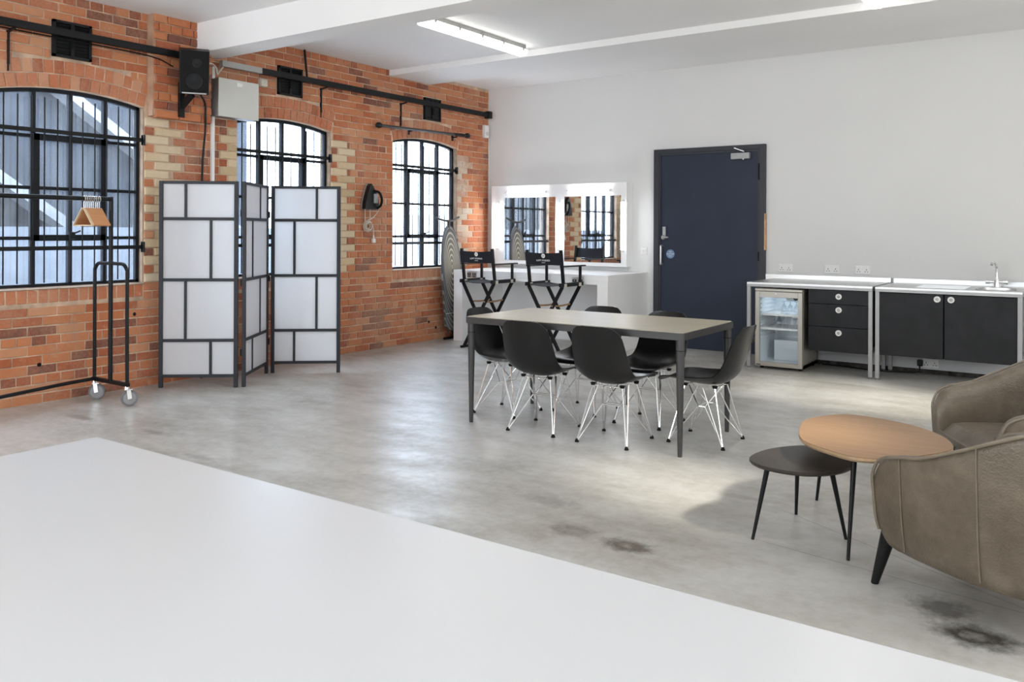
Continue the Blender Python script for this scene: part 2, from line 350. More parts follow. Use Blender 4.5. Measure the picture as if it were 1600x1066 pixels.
# ceiling in two levels with a flat downstand between them
mb = MB(); mb.box(-.35, XR, YB, -1.95, ZC, ZC+.2); mb.box(-.35, XR, -1.25, .2, 3.262, 3.42); struct('ceiling', 'white painted ceiling', mb=mb, mat=M['ceil'])
struct('trim_1', 'shallow white downstand across the far ceiling', mb=MB().box(0, XR, -1.95, -1.22, 3.155, 3.42), mat=M['ceil'])
struct('trim_2', 'deep white ceiling beam running from the brick pier to the right', mb=MB().box(0.0, XR, -4.55, -4.28, 2.95, 3.3), mat=M['ceil'])
struct('wall_back', 'plain white wall with the navy door', mb=MB().box(-.35, XR, 0, .25, -.1, 3.45), mat=M['wall'])
struct('wall_right', 'plain white wall to the right of the view', mb=MB().box(9.6, 9.9, YB, .2, -.1, 3.4), mat=M['wall'])
struct('wall_front', 'plain white wall behind the camera', mb=MB().box(-.35, XR, YB-.2, -12.0, -.1, 3.4), mat=M['wall'])

# ---- brick wall (X = 0) with three arched windows
WIN = [(-5.61, .60), (-3.45, .60), (-1.275, .60)]
SILL, SPR, CRN = .895, 2.41, 2.475
RAD = (.60**2+(CRN-SPR)**2)/(2*(CRN-SPR)); ZCN = CRN-RAD
def arc_z(dy, off=0.0): return ZCN+math.sqrt(max(0, (RAD+off)**2-dy*dy))
mb = MB(); edges = [YB]
for yc, hw in WIN: edges += [yc-hw, yc+hw]
edges.append(0.2); X0, X1 = -.165, -.0065
for i in range(0, len(edges), 2): mb.box(X0, X1, edges[i], edges[i+1], -.1, 3.4)
for yc, hw in WIN:
    mb.box(X0, X1, yc-hw, yc+hw, -.1, SILL-.01)
    for k in range(12):
        a, b_ = yc-hw+2*hw*k/12, yc-hw+2*hw*(k+1)/12
        za, zb = arc_z(a-yc), arc_z(b_-yc)
        mb.add([(X0,a,za),(X0,b_,zb),(X0,b_,3.4),(X0,a,3.4),(X1,a,za),(X1,b_,zb),(X1,b_,3.4),(X1,a,3.4)], [(0,1,2,3),(4,7,6,5),(0,4,5,1),(3,2,6,7),(0,3,7,4),(1,5,6,2)])
wall_left = struct('wall_left', 'old red brick wall with three arched windows and cream quoins', mb=mb, mat=M['mortar'])
PIER = (-4.98, -4.40, 2.34, .085)
part('pier_core', MB().box(-.012, PIER[3]-.014, PIER[0], PIER[1], PIER[2], 3.4), M['render'], wall_left)
# brick pieces: (y, z, width, height, front X, kind, angle)
BR = []
VENTS = [(-5.64, 2.865, .31, .29), (-3.42, 2.865, .31, .29), (-1.185, 2.85, .31, .27)]
J = .010
def zones(z, k):
    cut = []
    for i, (yc, hw) in enumerate(WIN):
        if SILL-.115 < z < SPR:
            if z < SILL: cut.append((yc-hw-.0, yc+hw+.0)); continue
            lo = .215 if k % 2 else .27; 
            left = hw+(.20 if k % 2 else .11) if i > 0 else hw+.2
            right = hw+((.24, .36)[k % 2] if i < 2 else (.22, .33)[k % 2])
            if z < 2.30: cut.append((yc-left, yc+right))
            else: cut.append((yc-hw, yc+hw))
        elif z >= SPR:
            ro = RAD+.225
            if z < ZCN+ro:
                h = math.sqrt(max(0, ro*ro-(z-ZCN)**2)); h = min(h, hw+.02+(z-SPR)*.16); cut.append((yc-h, yc+h))
    for vy, vz, vw, vh in VENTS:
        if abs(z-vz) < vh/2+.01: cut.append((vy-vw/2-.005, vy+vw/2+.005))
    return cut
def fill(ya, yb, z, k, xf, kind='brick'):
    if k % 4 == 2: w = .1025; off = .03
    else: w = .215; off = (k % 2)*.112
    y = math.floor((ya-off)/(w+J))*(w+J)+off
    while y < yb:
        a, b_ = max(y, ya), min(y+w, yb)
        ww = w
        if b_-a > .035: BR.append(((a+b_)/2, z, b_-a, .065, xf, kind, 0.0))
        elif b_-a > .005 and BR and abs(BR[-1][1]-z) < 1e-6 and BR[-1][0]+BR[-1][2]/2 > a-.03:
            q = BR[-1]; e = q[0]-q[2]/2; BR[-1] = ((e+b_)/2, z, b_-e, q[3], q[4], q[5], 0.0)
        y += w+J
for k in range(43):
    z = k*.075+.0375
    if z > ZC-.02: continue
    cuts = zones(z, k)
    if z > PIER[2]: cuts.append((PIER[0], PIER[1])); fill(PIER[0]+.012, PIER[1], z, k+1, PIER[3])
    cuts.sort(); y = -7.6
    for a, b_ in cuts:
        if a > y: fill(y, a-.006, z, k, 0.0)
        y = max(y, b_+.006)
    if y < -.01: fill(y, -.006, z, k, 0.0)
    if SILL < z < 2.30:
        for i, (yc, hw) in enumerate(WIN):
            kind = 'quoin_brick' if i < 2 else 'pale_quoin_brick'
            e = yc+hw+.004
            if i < 2:
                if k % 2 == 0: BR.append((e+.115, z, .225, .066, .004, kind, 0))
                else: BR.append((e+.045, z, .085, .065, 0, 'brick', 0)); BR.append((e+.225, z, .25, .066, .004, kind, 0))
            else:
                if k % 2 == 0: BR.append((e+.10, z, .20, .066, .002, kind, 0))
                else: BR.append((e+.05, z, .09, .065, 0, kind, 0)); BR.append((e+.21, z, .215, .066, .002, 'pale_quoin_brick' if k % 4 == 1 else 'brick', 0))
            if i > 0:
                e = yc-hw-.004
                kd = 'quoin_brick' if i == 1 else 'brick'
                if k % 2 == 0: BR.append((e-.05, z, .095, .066, .002, kd, 0))
                else: BR.append((e-.095, z, .185, .066, .002, kd, 0))
for yc, hw in WIN:                                                  # brick-on-edge course under each window, two arch rings
    n = 15
    for j in range(n): BR.append((yc-hw+(j+.5)*2*hw/n, SILL-.062, 2*hw/n-.009, .105, -.002, 'sill_brick', 0))
    for ring in range(2):
        n = 15+ring; spread = math.asin((hw+.012+ring*.018)/(RAD+.055))
        for j in range(n):
            a = -spread+2*spread*(j+.5)/n; rm = RAD+.056+ring*.112
            BR.append((yc+math.sin(a)*rm, ZCN+math.cos(a)*rm, 2*spread*rm/n-.009, .102, .004-ring*.004, 'arch_brick', a))
def brick_geo(w, h, seed):
    r = random.Random(seed); c = .004; d = .06
    def jit(): return r.uniform(-.0022, .0022)
    vs = []; px = r.uniform(-.003, .003)
    for x, k in ((-d, 0), (-c, 0), (px, c)):
        for sy, sz in ((-1,-1),(1,-1),(1,1),(-1,1)): vs.append((x+(jit() if x > -d else 0), sy*(w/2-k)+jit(), sz*(h/2-k)+jit()))
    fs = [(0+i, (i+1) % 4, 4+(i+1) % 4, 4+i) for i in range(4)]+[(4+i, 4+(i+1) % 4, 8+(i+1) % 4, 8+i) for i in range(4)]+[(8, 9, 10, 11)]
    return vs, fs
BMAT = {'brick': M['brick'], 'quoin_brick': M['quoin'], 'pale_quoin_brick': M['palequoin'], 'arch_brick': M['archbrick'], 'sill_brick': M['archbrick']}
def tone():
    t = rnd.gauss(.52, .20)
    if rnd.random() < .08: t = rnd.uniform(.0, .16)
    return min(.98, max(.02, t))
def seen(q):
    y, z, w, h = q[:4]; x_, y_, d = view((q[4], y, z))
    if x_ < 2 or y_ < 2 or x_ > 770: return 0
    if 248 < x_ < 534 and 286 < y_ < 600: return 0
    if x_ > 722 and y_ > 420: return 0
    return w*h/d**2
order = sorted((i for i in range(len(BR)) if BR[i][5] == 'brick'), key=lambda i: -seen(BR[i]))
single = set(order[:298]); cache = {}; rest = MB(); rest_t = []; first = True
for i, (y, z, w, h, xf, kind, ang) in enumerate(BR):
    rot = Matrix.Rotation(-ang, 4, 'X')
    if kind != 'brick' or i in single:
        key = (kind, round(w/.012), round(h, 3), rnd.randrange(7))
        if key not in cache:
            vs, fs = brick_geo(w, h, i); cache[key] = mesh_of(kind, MB().add(vs, fs), BMAT[kind], tone=tone())
        o = bpy.data.objects.new(kind, cache[key]); C.objects.link(o); o.parent = wall_left; o.location = (xf, y, z); o.rotation_euler = (-ang, 0, rnd.uniform(-.006, .006))
    else:
        vs, fs = brick_geo(w, h, i); rest.add([Matrix.Translation((xf, y, z)) @ Vector(q) for q in vs], fs); rest_t += [tone()]*len(vs)
rb = bpy.data.objects.new('brickwork', mesh_of('brickwork', rest, M['brick'], tone=rest_t)); C.objects.link(rb); rb.parent = wall_left; rb['kind'] = 'stuff'
# ragged mortar line under the ceiling, plug holes
mb = MB(); r2 = random.Random(3)
for (y, z) in ((-5.093, .632), (-2.402, .627), (-1.224, .231), (-1.089, .15), (-5.88, .3)):
    mb.lathe((-.002, y, z), [(.016, 0), (.016, .004)], 10, 'x')
part('drilled_hole', mb, M['dark'], wall_left)

# ---- windows
for wi, (yc, hw) in enumerate(WIN):
    w = struct('window_%d' % (wi+1), 'black steel arched window of obscured glass, %s' % ('nearest, beside the clothes rail', 'half hidden by the folding screen', 'beside the ironing board')[wi], (0, yc, SILL))
    XG = -.085
    mb = MB(); t = .022                                             # outer frame following the arch
    mb.box(XG-.02, XG+.02, yc-hw, yc-hw+.035, SILL-.01, SPR+.01); mb.box(XG-.02, XG+.02, yc+hw-.035, yc+hw, SILL-.01, SPR+.01); mb.box(XG-.02, XG+.02, yc-hw, yc+hw, SILL-.01, SILL+.03)
    for k in range(14):
        a, b_ = -hw+2*hw*k/14, -hw+2*hw*(k+1)/14; za, zb = arc_z(a)+.004, arc_z(b_)+.004
        mb.add([(x, yy, zz) for x in (XG-.02, XG+.02) for yy, zz in ((yc+a, za-.034), (yc+b_, zb-.034), (yc+b_, zb), (yc+a, za))], [(0,1,2,3),(4,7,6,5),(0,4,5,1),(1,5,6,2),(2,6,7,3),(3,7,4,0)])
    part('frame', mb, M['blackframe'], w, world=True)
    col = [yc-hw+.02+(2*hw-.04)*k/4 for k in range(5)]
    rows = [SILL+.01, 1.285, 1.68, 2.085]
    for k in (1, 2, 3):
        part('mullion', MB().box(XG-.022, XG+.022, col[k]-.015, col[k]+.015, SILL, arc_z(col[k]-yc)-.01), M['blackframe'], w, world=True)
    for z in rows[1:]:
        part('transom', MB().box(XG-.018, XG+.018, yc-hw+.02, yc+hw-.02, z-.013, z+.013), M['blackframe'], w, world=True)
    mb = MB(); za, zb = rows[1], rows[3]                            # opening casement in the two middle bays
    for a, b_ in ((col[1]-.008, col[1]+.042), (col[3]-.042, col[3]+.008)): mb.box(XG-.025, XG+.032, a, b_, za-.02, zb+.02)
    mb.box(XG-.025, XG+.032, col[1], col[3], za-.022, za+.026); mb.box(XG-.025, XG+.032, col[1], col[3], zb-.03, zb+.02)
    sash = part('casement', mb, M['blackframe'], w, world=True)
    part('catch', MB().box(XG+.03, XG+.065, col[2]-.02, col[2]+.02, za-.01, za+.05, .006).bar((XG+.05, col[2], za+.03), (XG+.09, col[2]+.05, za+.06), .012, .012), M['black'], sash, world=True)
    for c in range(4):
        for r in range(4):
            a, b_ = col[c], col[c+1]; z0 = rows[r]
            if r < 3: pl = [(a, z0), (b_, z0), (b_, rows[r+1]), (a, rows[r+1])]
            else: pl = [(a, z0), (b_, z0)]+[(lerp(b_, a, q/3), arc_z(lerp(b_, a, q/3)-yc)-.03) for q in range(4)]
            part('pane', MB().prism(pl, XG-.003, XG+.001, 'x'), M['pane'], w, world=True)
    part('sill', MB().prism([(-.165, SILL-.012), (.004, SILL-.012), (.004, SILL-.006), (-.09, SILL+.012), (-.165, SILL+.012)], yc-hw, yc+hw, 'y'), M['sill'], w, world=True)
    part('reveal_plaster', MB().box(-.07, -.009, yc+hw-.006, yc+hw+.003, SILL, SPR), M['sill'], w, world=True)
    # security grille in front of it
    g = thing('window_grille', 'black iron bars over the arched window, %s' % ('behind the clothes rail and hangers', 'mostly behind the folding screen', 'beside the leaning ironing board')[wi], 'window bars', (-.03, yc, SILL), group='iron window grilles')
    XB = -.03
    for k in range(11):
        y = yc-.525+k*.1010
        part('bar', MB().tube([(XB, y, SILL+.04), (XB, y, min(2.392, arc_z(y-yc)-.03))], .0062, 6), M['black'], g, True, True)
    for z in (1.205, 2.128):
        part('crossbar', MB().box(XB+.004, XB+.014, yc-hw-.0, yc+hw-.004, z-.016, z+.016), M['black'], g, world=True)
        part('bracket', MB().box(XB-.004, XB+.040, yc+hw-.006, yc+hw+.006, z-.045, z+.045), M['black'], g, world=True)
# ---- what stands outside: a neighbouring building for the first window, a low pale wall for the others
ext = plain('weathered_slate', (.005, .009, .017), .8, var=.25, scale=2); extw = plain('pale_render', (.60, .61, .62), .8, var=.04); extg = plain('grey_render', (.10, .115, .14), .8, var=.12); extl = plain('light_band_tone', (.16, .17, .185), .8, var=.1)
nb = thing('neighbouring_building', 'dark slate building with pale slabs standing for bright bands of light behind the nearest window', 'building', (-3.6, -3.6, -.3))
part('slate_wall', MB().box(-4.2, -3.8, -9, -1.0, -.3, 4.2), ext, nb, world=True)
part('yard_wall', MB().box(-3.0, -2.9, -9, -1.0, -.3, 1.38), extg, nb, world=True)
part('light_band_slab', MB().bar((-3.7, -4.3, 3.35), (-3.7, -1.1, 1.2), .12, .34, (1,0,0)), extl, nb, world=True)  # pale slabs put in to draw the bright diagonal bands of light
part('light_band_slab', MB().bar((-3.7, -7.4, 3.9), (-3.7, -3.1, .9), .12, .42, (1,0,0)), extl, nb, world=True)
tag(part('yard_wall', MB().box(-6.2, -6.0, -1, 14, -.3, 1.7), extw), 'low pale yard wall outside the two farther windows', 'wall')
struct('ground', 'pale paved yard outside the windows', mb=MB().box(-30, -.36, -20, 30, -.5, -.3), mat=extw)

# ================================================================ FIXED TO THE BRICK WALL
for i, (vy, vz, vw, vh) in enumerate(VENTS):
    t = thing('air_vent', 'black louvred air vent above the %s arched window' % ('nearest', 'middle', 'farthest')[i], 'vent', (.0, vy, vz), group='louvred wall vents')
    part('frame', MB().box(-.01, .022, -vw/2, -vw/2+.022, -vh/2, vh/2).box(-.01, .022, vw/2-.022, vw/2, -vh/2, vh/2).box(-.01, .022, -vw/2, vw/2, vh/2-.02, vh/2).box(-.01, .022, -vw/2, vw/2, -vh/2, -vh/2+.02).box(-.01, .020, -.014, .014, -vh/2, vh/2), M['black'], t)
    part('backing', MB().box(-.02, -.005, -vw/2, vw/2, -vh/2, vh/2), M['dark'], t)
    for k in range(9):
        z = -vh/2+.035+k*(vh-.07)/8
        part('slat', MB().bar((.006, -vw/2+.02, z), (.006, vw/2-.02, z), .004, .022, (.6, 0, 1)), M['black'], t)
    part('slider', MB().box(.018, .03, -.012, .012, -.07, .02), M['dark'], t)
def rail(name, label, ya, yb, brs):
    t = thing(name, label, 'rail', (.1, ya, 2.9), group='iron rails along the brick wall')
    part('rail', MB().box(.075, .125, ya, yb, 2.868, 2.925, .004), M['black'], t, world=True)
    for y in brs:
        part('bracket', MB().bar((.10, y, 2.862), (-.01, y, 2.845), .022, .012).bar((.005, y, 2.86), (.005, y, 2.60), .020, .014).bar((.005, y, 2.62), (.003, y, 2.55), .010, .010), M['black'], t, world=True)
    return t
r1 = rail('iron_rail', 'long black iron rail above the nearest window, ending at the speaker', -7.6, -4.73, [-6.12, -7.3])
r2_ = rail('iron_rail', 'black iron rail from the wall box to the white corner', -3.86, -.13, [-3.0, -1.755])
part('end_cap', MB().box(.06, .14, -.18, -.10, 2.85, 2.945, .01), M['black'], r2_, world=True)
part('bare_end', MB().box(.076, .124, -4.31, -3.855, 2.869, 2.924), M['coat'], r2_, world=True, label='bare grey metal stretch of the rail')
part('hanger_rod', MB().tube([(.07, -3.25, 2.92), (.03, -3.25, 3.22)], .012, 6), M['black'], r2_, world=True)
# cable hung under the rail
tag(part('cable', MB().tube(catmull([(.06, -6.9, 2.87), (.06, -6.1, 2.858), (.05, -5.6, 2.86), (.10, -5.02, 2.84), (.13, -4.82, 2.78)], 5), .006, 6), M['dark'], smooth=True), 'thin black cable sagging below the nearest iron rail', 'cable')
tag(part('cable', MB().tube(catmull([(.13, -4.5, 2.86), (.12, -4.42, 2.87), (.1, -4.36, 2.84), (.08, -4.335, 2.79), (.07, -4.30, 2.83), (.09, -4.27, 2.88)], 5), .008, 6), M['cord'], smooth=True), 'cream cable looped over the white trunking top', 'cable')
# speaker
spk = thing('loudspeaker', 'black loudspeaker tilted down on a bracket below the beam', 'speaker', (.085, -4.70, 2.66))
mt = Matrix.Translation((.085+.165, -4.695, 2.745)) @ Matrix.Rotation(math.radians(-33), 4, 'Z') @ Matrix.Rotation(math.radians(17), 4, 'Y')
part('cabinet', MB().box(-.10, .085, -.122, .122, -.19, .19, .008).mv(mt), M['black'], spk, world=True)
gr = part('grille', MB().box(.083, .10, -.117, .117, -.165, .185, .006).mv(mt), M['dark'], spk, world=True)
part('woofer', MB().lathe((.098, 0, -.07), [(.075, 0), (.072, .006), (.05, .004), (.02, .007), (.0, .008)], 20, 'x').mv(mt), M['black'], gr, True, True)
part('tweeter', MB().lathe((.098, .02, .085), [(.045, 0), (.042, .006), (.02, .005), (.0, .009)], 16, 'x').mv(mt), M['black'], gr, True, True)
part('trim_strip', MB().box(.09, .104, -.10, .10, -.182, -.172).mv(mt), M['steel'], spk, world=True)
part('bracket', MB().box(.087, .11, -4.745, -4.69, 2.35, 2.66, .004).bar((.09, -4.715, 2.44), (.22, -4.69, 2.55), .03, .05), M['black'], spk, world=True)
tag(part('conduit', MB().tube(catmull([(.20, -4.60, 2.57), (.13, -4.50, 2.5), (.11, -4.48, 2.4), (.085, -4.465, 2.25), (.045, -4.465, 1.9), (.045, -4.465, 1.2), (.045, -4.465, .0)], 5), .010, 8), M['black'], smooth=True), 'black conduit running down the brick from the speaker', 'pipe')
tr = thing('cable_trunking', 'white square trunking running down beside the wall box', 'trunking', (.02, -4.335, 0))
part('channel', MB().box(.001, .03, -4.352, -4.322, 0, 2.87, .003), M['plate'], tr, world=True)
wb = thing('wall_box', 'cream metal wall box between the speaker and the middle window', 'box', (0, -4.13, 2.41))
part('casing', MB().box(-.012, .13, -4.36, -3.915, 2.405, 2.755, .006), M['steelpaint'], wb, world=True)
part('cover', MB().box(.128, .14, -4.362, -3.913, 2.403, 2.757, .003), M['casing'], wb, world=True)
part('tag', MB().box(.139, .146, -4.17, -4.10, 2.695, 2.735, .004), M['plate'], wb, world=True)
jb = thing('junction_box', 'small cream junction box under the iron rail', 'box', (0, -3.77, 2.80))
part('base', MB().box(-.01, .035, -3.815, -3.73, 2.762, 2.838, .004), M['cord'], jb, world=True); part('lid', MB().box(.034, .05, -3.812, -3.733, 2.765, 2.835, .006), M['cord'], jb, world=True)
part('screw', MB().lathe((.05, -3.77, 2.80), [(.006, 0), (.005, .003)], 8, 'x'), M['steel'], jb, world=True)
# small white sensor + trunking in the corner
sb = thing('alarm_sensor', 'small white sensor box in the corner above the mirrors', 'sensor', (.0, -.09, 2.68))
part('housing', MB().box(.0, .05, -.145, -.05, 2.60, 2.77, .01), M['plate'], sb, world=True)
part('lens', MB().box(.05, .056, -.125, -.07, 2.63, 2.68, .003), M['casing'], sb, world=True)
tag(part('cable', MB().tube([(.02, -.02, 2.6), (.02, -.012, 2.0), (.025, -.012, 1.6)], .006, 6), M['plate'], smooth=True), 'thin white wire running down the corner from the sensor', 'cable')
# curtain rod
cr = thing('curtain_rod', 'black curtain rod over the farthest window', 'rod', (.08, -1.38, 2.56))
part('rod', MB().tube([(.08, -2.20, 2.548), (.08, -.62, 2.578)], .017, 8), M['graphite'], cr, True, True)
for y in (-2.2, -.57):
    part('finial', MB().lathe((.08, y, 2.548 if y < -1 else 2.583), [(.0, -.05), (.028, -.03), (.036, 0), (.028, .03), (.0, .05)], 12, 'y'), M['black'], cr, True, True)
part('sleeve', MB().tube([(.08, -.84, 2.575), (.08, -.64, 2.58)], .02, 10), M['black'], cr, True, True)
for y in (-1.61, -.78): part('bracket', MB().bar((.08, y, 2.55), (-.005, y, 2.54), .012, .016).box(-.005, .006, y-.02, y+.02, 2.50, 2.58), M['black'], cr, world=True)
# iron hung on the wall
ir = thing('clothes_iron', 'black clothes iron hung point-up on the brick, cream cord coiled below', 'iron', (.0, -2.30, 1.58))
body = [(-.125, 0), (.095, 0), (.10, .05), (.085, .13), (.05, .20), (.0, .27), (-.025, .295), (-.05, .27), (-.09, .17), (-.118, .08)]
part('soleplate', MB().prism([(-2.29+a*1.0, 1.592+b_) for a, b_ in body], .01, .03, 'x'), M['steelpaint'], ir, world=True)
part('body', MB().prism([(-2.292+a*.96, 1.594+b_*.97) for a, b_ in body], .03, .085, 'x'), M['black'], ir, world=True)
part('handle', MB().tube(catmull([(.085, -2.28, 1.80), (.13, -2.24, 1.78), (.145, -2.215, 1.70), (.12, -2.215, 1.63), (.08, -2.23, 1.61)], 5), .014, 8), M['dark'], ir, True, True)
part('water_tank', MB().box(.08, .105, -2.29, -2.235, 1.66, 1.77, .01), M['steelpaint'], ir, world=True)
cd_ = MB().tube(catmull([(.09, -2.185, 1.63), (.06, -2.19, 1.57), (.05, -2.26, 1.50), (.05, -2.34, 1.47)], 6), .006, 6)
for q in range(4):
    rr_ = .062-.010*q
    cd_.tube([(.035+.012*(q % 3), -2.325+math.cos(2*PI*j/18)*rr_*1.1, 1.405+math.sin(2*PI*j/18)*rr_) for j in range(18)], .006, 6, True)
cd_.tube([(.04, -2.375, 1.59), (.04, -2.372, 1.45)], .005, 6).tube([(.04, -2.295, 1.59), (.045, -2.295, 1.46)], .005, 6).tube(catmull([(.045, -2.26, 1.42), (.045, -2.245, 1.36), (.045, -2.243, 1.29)], 4), .006, 6)
part('cord', cd_, M['cord'], ir, True, True)
part('plug', MB().box(.03, .06, -2.265, -2.22, 1.215, 1.262, .008).tube([(.045, -2.243, 1.30), (.045, -2.243, 1.26)], .009, 8), M['plate'], ir, True, True)
part('hook', MB().bar((-.01, -2.31, 1.86), (.05, -2.31, 1.85), .012, .012), M['black'], ir, world=True)
# ironing board leaning upright
ib = thing('ironing_board', 'grey ironing board with ringed cover leaning upright in the corner', 'ironing board', (.12, -.91, .0))
out = []
for k in range(33):
    t = k/32; z = lerp(.10, 1.42, t)
    wd = .19*min(1, (t/.05)**.5 if t < .05 else 1)*(1 if t < .55 else math.sqrt(max(0, 1-((t-.55)/.455)**2.0))*.97+.03*(1-t))
    out.append((z, max(.012, wd)))
lean = lambda z: .16-.085*z
poly = [(-w_, z) for z, w_ in out]+[(w_, z) for z, w_ in reversed(out)]
n = len(poly); mb = MB(); vs = []
for off in (.0, .03): vs += [(lean(z)+off, -.91+a, z) for a, z in poly]
mb.add(vs, [tuple(range(n))[::-1], tuple(range(n, 2*n))]+[(i, (i+1) % n, n+(i+1) % n, n+i) for i in range(n)])
# cover object sits with its own origin at the ring centre
cv = bpy.data.objects.new('cover', mesh_of('cover', mb.mv(Matrix.Translation((-lean(.90), .91, -.90))), M['cover'])); C.objects.link(cv); cv.parent = ib; cv.location = (lean(.90)-.12, 0, .90)
mbl = MB()
for s_ in (-1, 1): mbl.tube([(lean(.1)-.03, -.91+s_*.08, .06), (lean(1.3)-.025, -.91+s_*.03, 1.38)], .011, 8)
part('leg', mbl, M['graphite'], ib, True, True)
part('foot_bar', MB().tube(catmull([(.05, -1.16, 1.515), (.06, -1.02, 1.485), (.065, -.93, 1.478), (.06, -.84, 1.485), (.05, -.70, 1.53)], 4), .014, 8).tube([(.065, -.93, 1.478), (.055, -.92, 1.36)], .018, 8), M['graphite'], ib, True, True)
part('foot_bar', MB().tube([(.12, -1.07, .017), (.08, -.66, .017)], .016, 8).tube([(.11, -.91, .02), (lean(.1)-.03, -.91, .10)], .012, 8), M['black'], ib, True, True)
part('strap', MB().bar((lean(.33)+.032, -1.09, .33), (lean(.33)+.032, -.73, .33), .012, .004), M['plate'], ib, world=True)

# ================================================================ CEILING LIGHTS
def batten(x0, y0, y1, label):
    t = thing('strip_light', label, 'ceiling light', (x0, (y0+y1)/2, ZC), group='fluorescent strip lights')
    part('housing', MB().box(x0-.055, x0+.055, y0+.02, y1-.02, ZC-.05, ZC, .006), M['coat'], t, world=True)
    part('diffuser', MB().prism([(-.06+x0, ZC-.045), (.06+x0, ZC-.045), (.055+x0, ZC-.085), (.03+x0, ZC-.10), (-.03+x0, ZC-.10), (-.055+x0, ZC-.085)], y0, y1, 'y'), M['batten'], t, world=True)
    for k in range(5):
        y = lerp(y0+.1, y1-.08, k/4); part('clip', MB().box(x0+.052, x0+.066, y-.012, y+.012, ZC-.065, ZC-.02), M['steelpaint'], t, world=True)
batten(2.0, -3.68, -2.14, 'glowing strip light on the ceiling, left one, whole in view')
batten(5.33, -3.66, -2.09, 'glowing strip light at the top edge, only its far tip in view')

# ================================================================ WHITE WALL: door, mirrors, sockets
dr = struct('door_1', 'wide navy flush door with a steel closer and pull handle', (3.12, -.02, 0))
part('leaf', MB().box(2.53, 3.715, -.022, -.003, .008, 2.265, .002), M['navy'], dr, world=True)
part('jamb', MB().box(2.457, 2.525, -.045, .02, 0, 2.322, .004), M['navyfr'], dr, world=True); part('jamb', MB().box(3.72, 3.783, -.045, .02, 0, 2.322, .004), M['navyfr'], dr, world=True)
part('head', MB().box(2.52, 3.725, -.0445, .02, 2.27, 2.322, .004), M['navyfr'], dr, world=True)
part('stop_bead', MB().box(2.525, 2.545, -.034, -.022, 0, 2.27).box(3.70, 3.72, -.034, -.022, 0, 2.27).box(2.545, 3.70, -.034, -.022, 2.25, 2.27), M['navyfr'], dr, world=True)
part('bare_timber_edge', MB().box(3.775, 3.789, -.046, .0, 1.16, 1.56), M['rawwood'], dr, world=True, label='strip of bare unpainted timber')
cl = part('door_closer', MB().box(3.405, 3.615, -.075, -.022, 2.165, 2.235, .006), M['steelpaint'], dr, world=True, label='silver overhead door closer')
part('closer_arm', MB().bar((3.56, -.08, 2.245), (3.46, -.10, 2.285), .02, .008).bar((3.46, -.10, 2.285), (3.44, -.05, 2.295), .02, .008).lathe((3.55, -.08, 2.155), [(.010, 0), (.010, .014)], 8), M['steel'], cl, world=True)
lk = part('keypad_lock', MB().box(2.572, 2.612, -.045, -.022, 1.27, 1.415, .008), M['steelpaint'], dr, world=True, label='silver keypad lock')
part('knob', MB().lathe((2.592, -.045, 1.288), [(.026, 0), (.028, -.02), (.020, -.03)], 14, 'y').tube([(2.592, -.066, 1.288), (2.655, -.066, 1.288)], .011, 8), M['steelpaint'], lk, True, True)
part('pull_handle', MB().tube(catmull([(2.568, -.022, 1.19), (2.568, -.07, 1.19), (2.568, -.08, 1.165), (2.568, -.08, 1.0), (2.568, -.07, .975), (2.568, -.022, .975)], 4), .011, 10), M['steel'], dr, True, True, label='steel pull handle')
sg = part('fire_sign', MB().lathe((2.665, -.0225, 1.095), [(.052, 0), (.052, -.002)], 28, 'y'), M['sign'], dr, world=True, label='round blue door sign')
rx = Matrix.Rotation(PI/2, 4, 'X')
for k, (tx, sz) in enumerate((('FIRE', .017), ('DOOR KEEP', .017), ('SHUT', .017))):
    part('lettering', text_mesh(tx, sz).mv(Matrix.Translation((2.665, -.0255, 1.118-.023*k)) @ rx), M['print'], sg, world=True)
for z in (1.98, 2.06, 1.09, .25): part('hinge', MB().tube([(3.712, -.036, z-.05), (3.712, -.036, z+.05)], .009, 8), M['dark'], dr, True, True)

mu = thing('mirror_unit', 'white backlit double mirror board on the wall above the makeup desk', 'mirror', (1.165, -.08, 1.44))
part('board', MB().box(.172, 2.162, -.16, 0, .932, 1.946, .004), M['white'], mu, world=True)
def mirror_frame(x0, x1, z0, z1): return MB().box(x0, x1, -.164, -.158, z0, z1)
for x0, x1 in ((.385, 1.170), (1.301, 2.090)):
    part('mirror_glass', MB().box(x0, x1, -.1645, -.159, .978, 1.788), M['mirror'], mu, world=True)
def tube(p, q):
    d = (Vector(q)-Vector(p)).normalized()
    o = part('tube', MB().tube([p, q], .022, 12), M['tube'], mu, True, True)
    for e, s_ in ((p, -1), (q, 1)):
        e = Vector(e)
        part('tube_holder', MB().tube([e, e+d*.03*s_], .019, 10).box(e.x-.014, e.x+.014, -.185, -.158, e.z-.014, e.z+.014), M['plate'], o, True, True)
for x0, x1 in ((.465, 1.035), (1.385, 1.945)): tube((x0, -.195, 1.852), (x1, -.195, 1.852))
for x0 in (.287, 1.235, 2.125): tube((x0, -.195, 1.138), (x0, -.195, 1.705))
tag(part('conduit', MB().tube([(2.10, -.02, .93), (2.10, -.02, .86)], .008, 6), M['plate'], smooth=True), 'short white conduit stub under the mirror board', 'pipe')

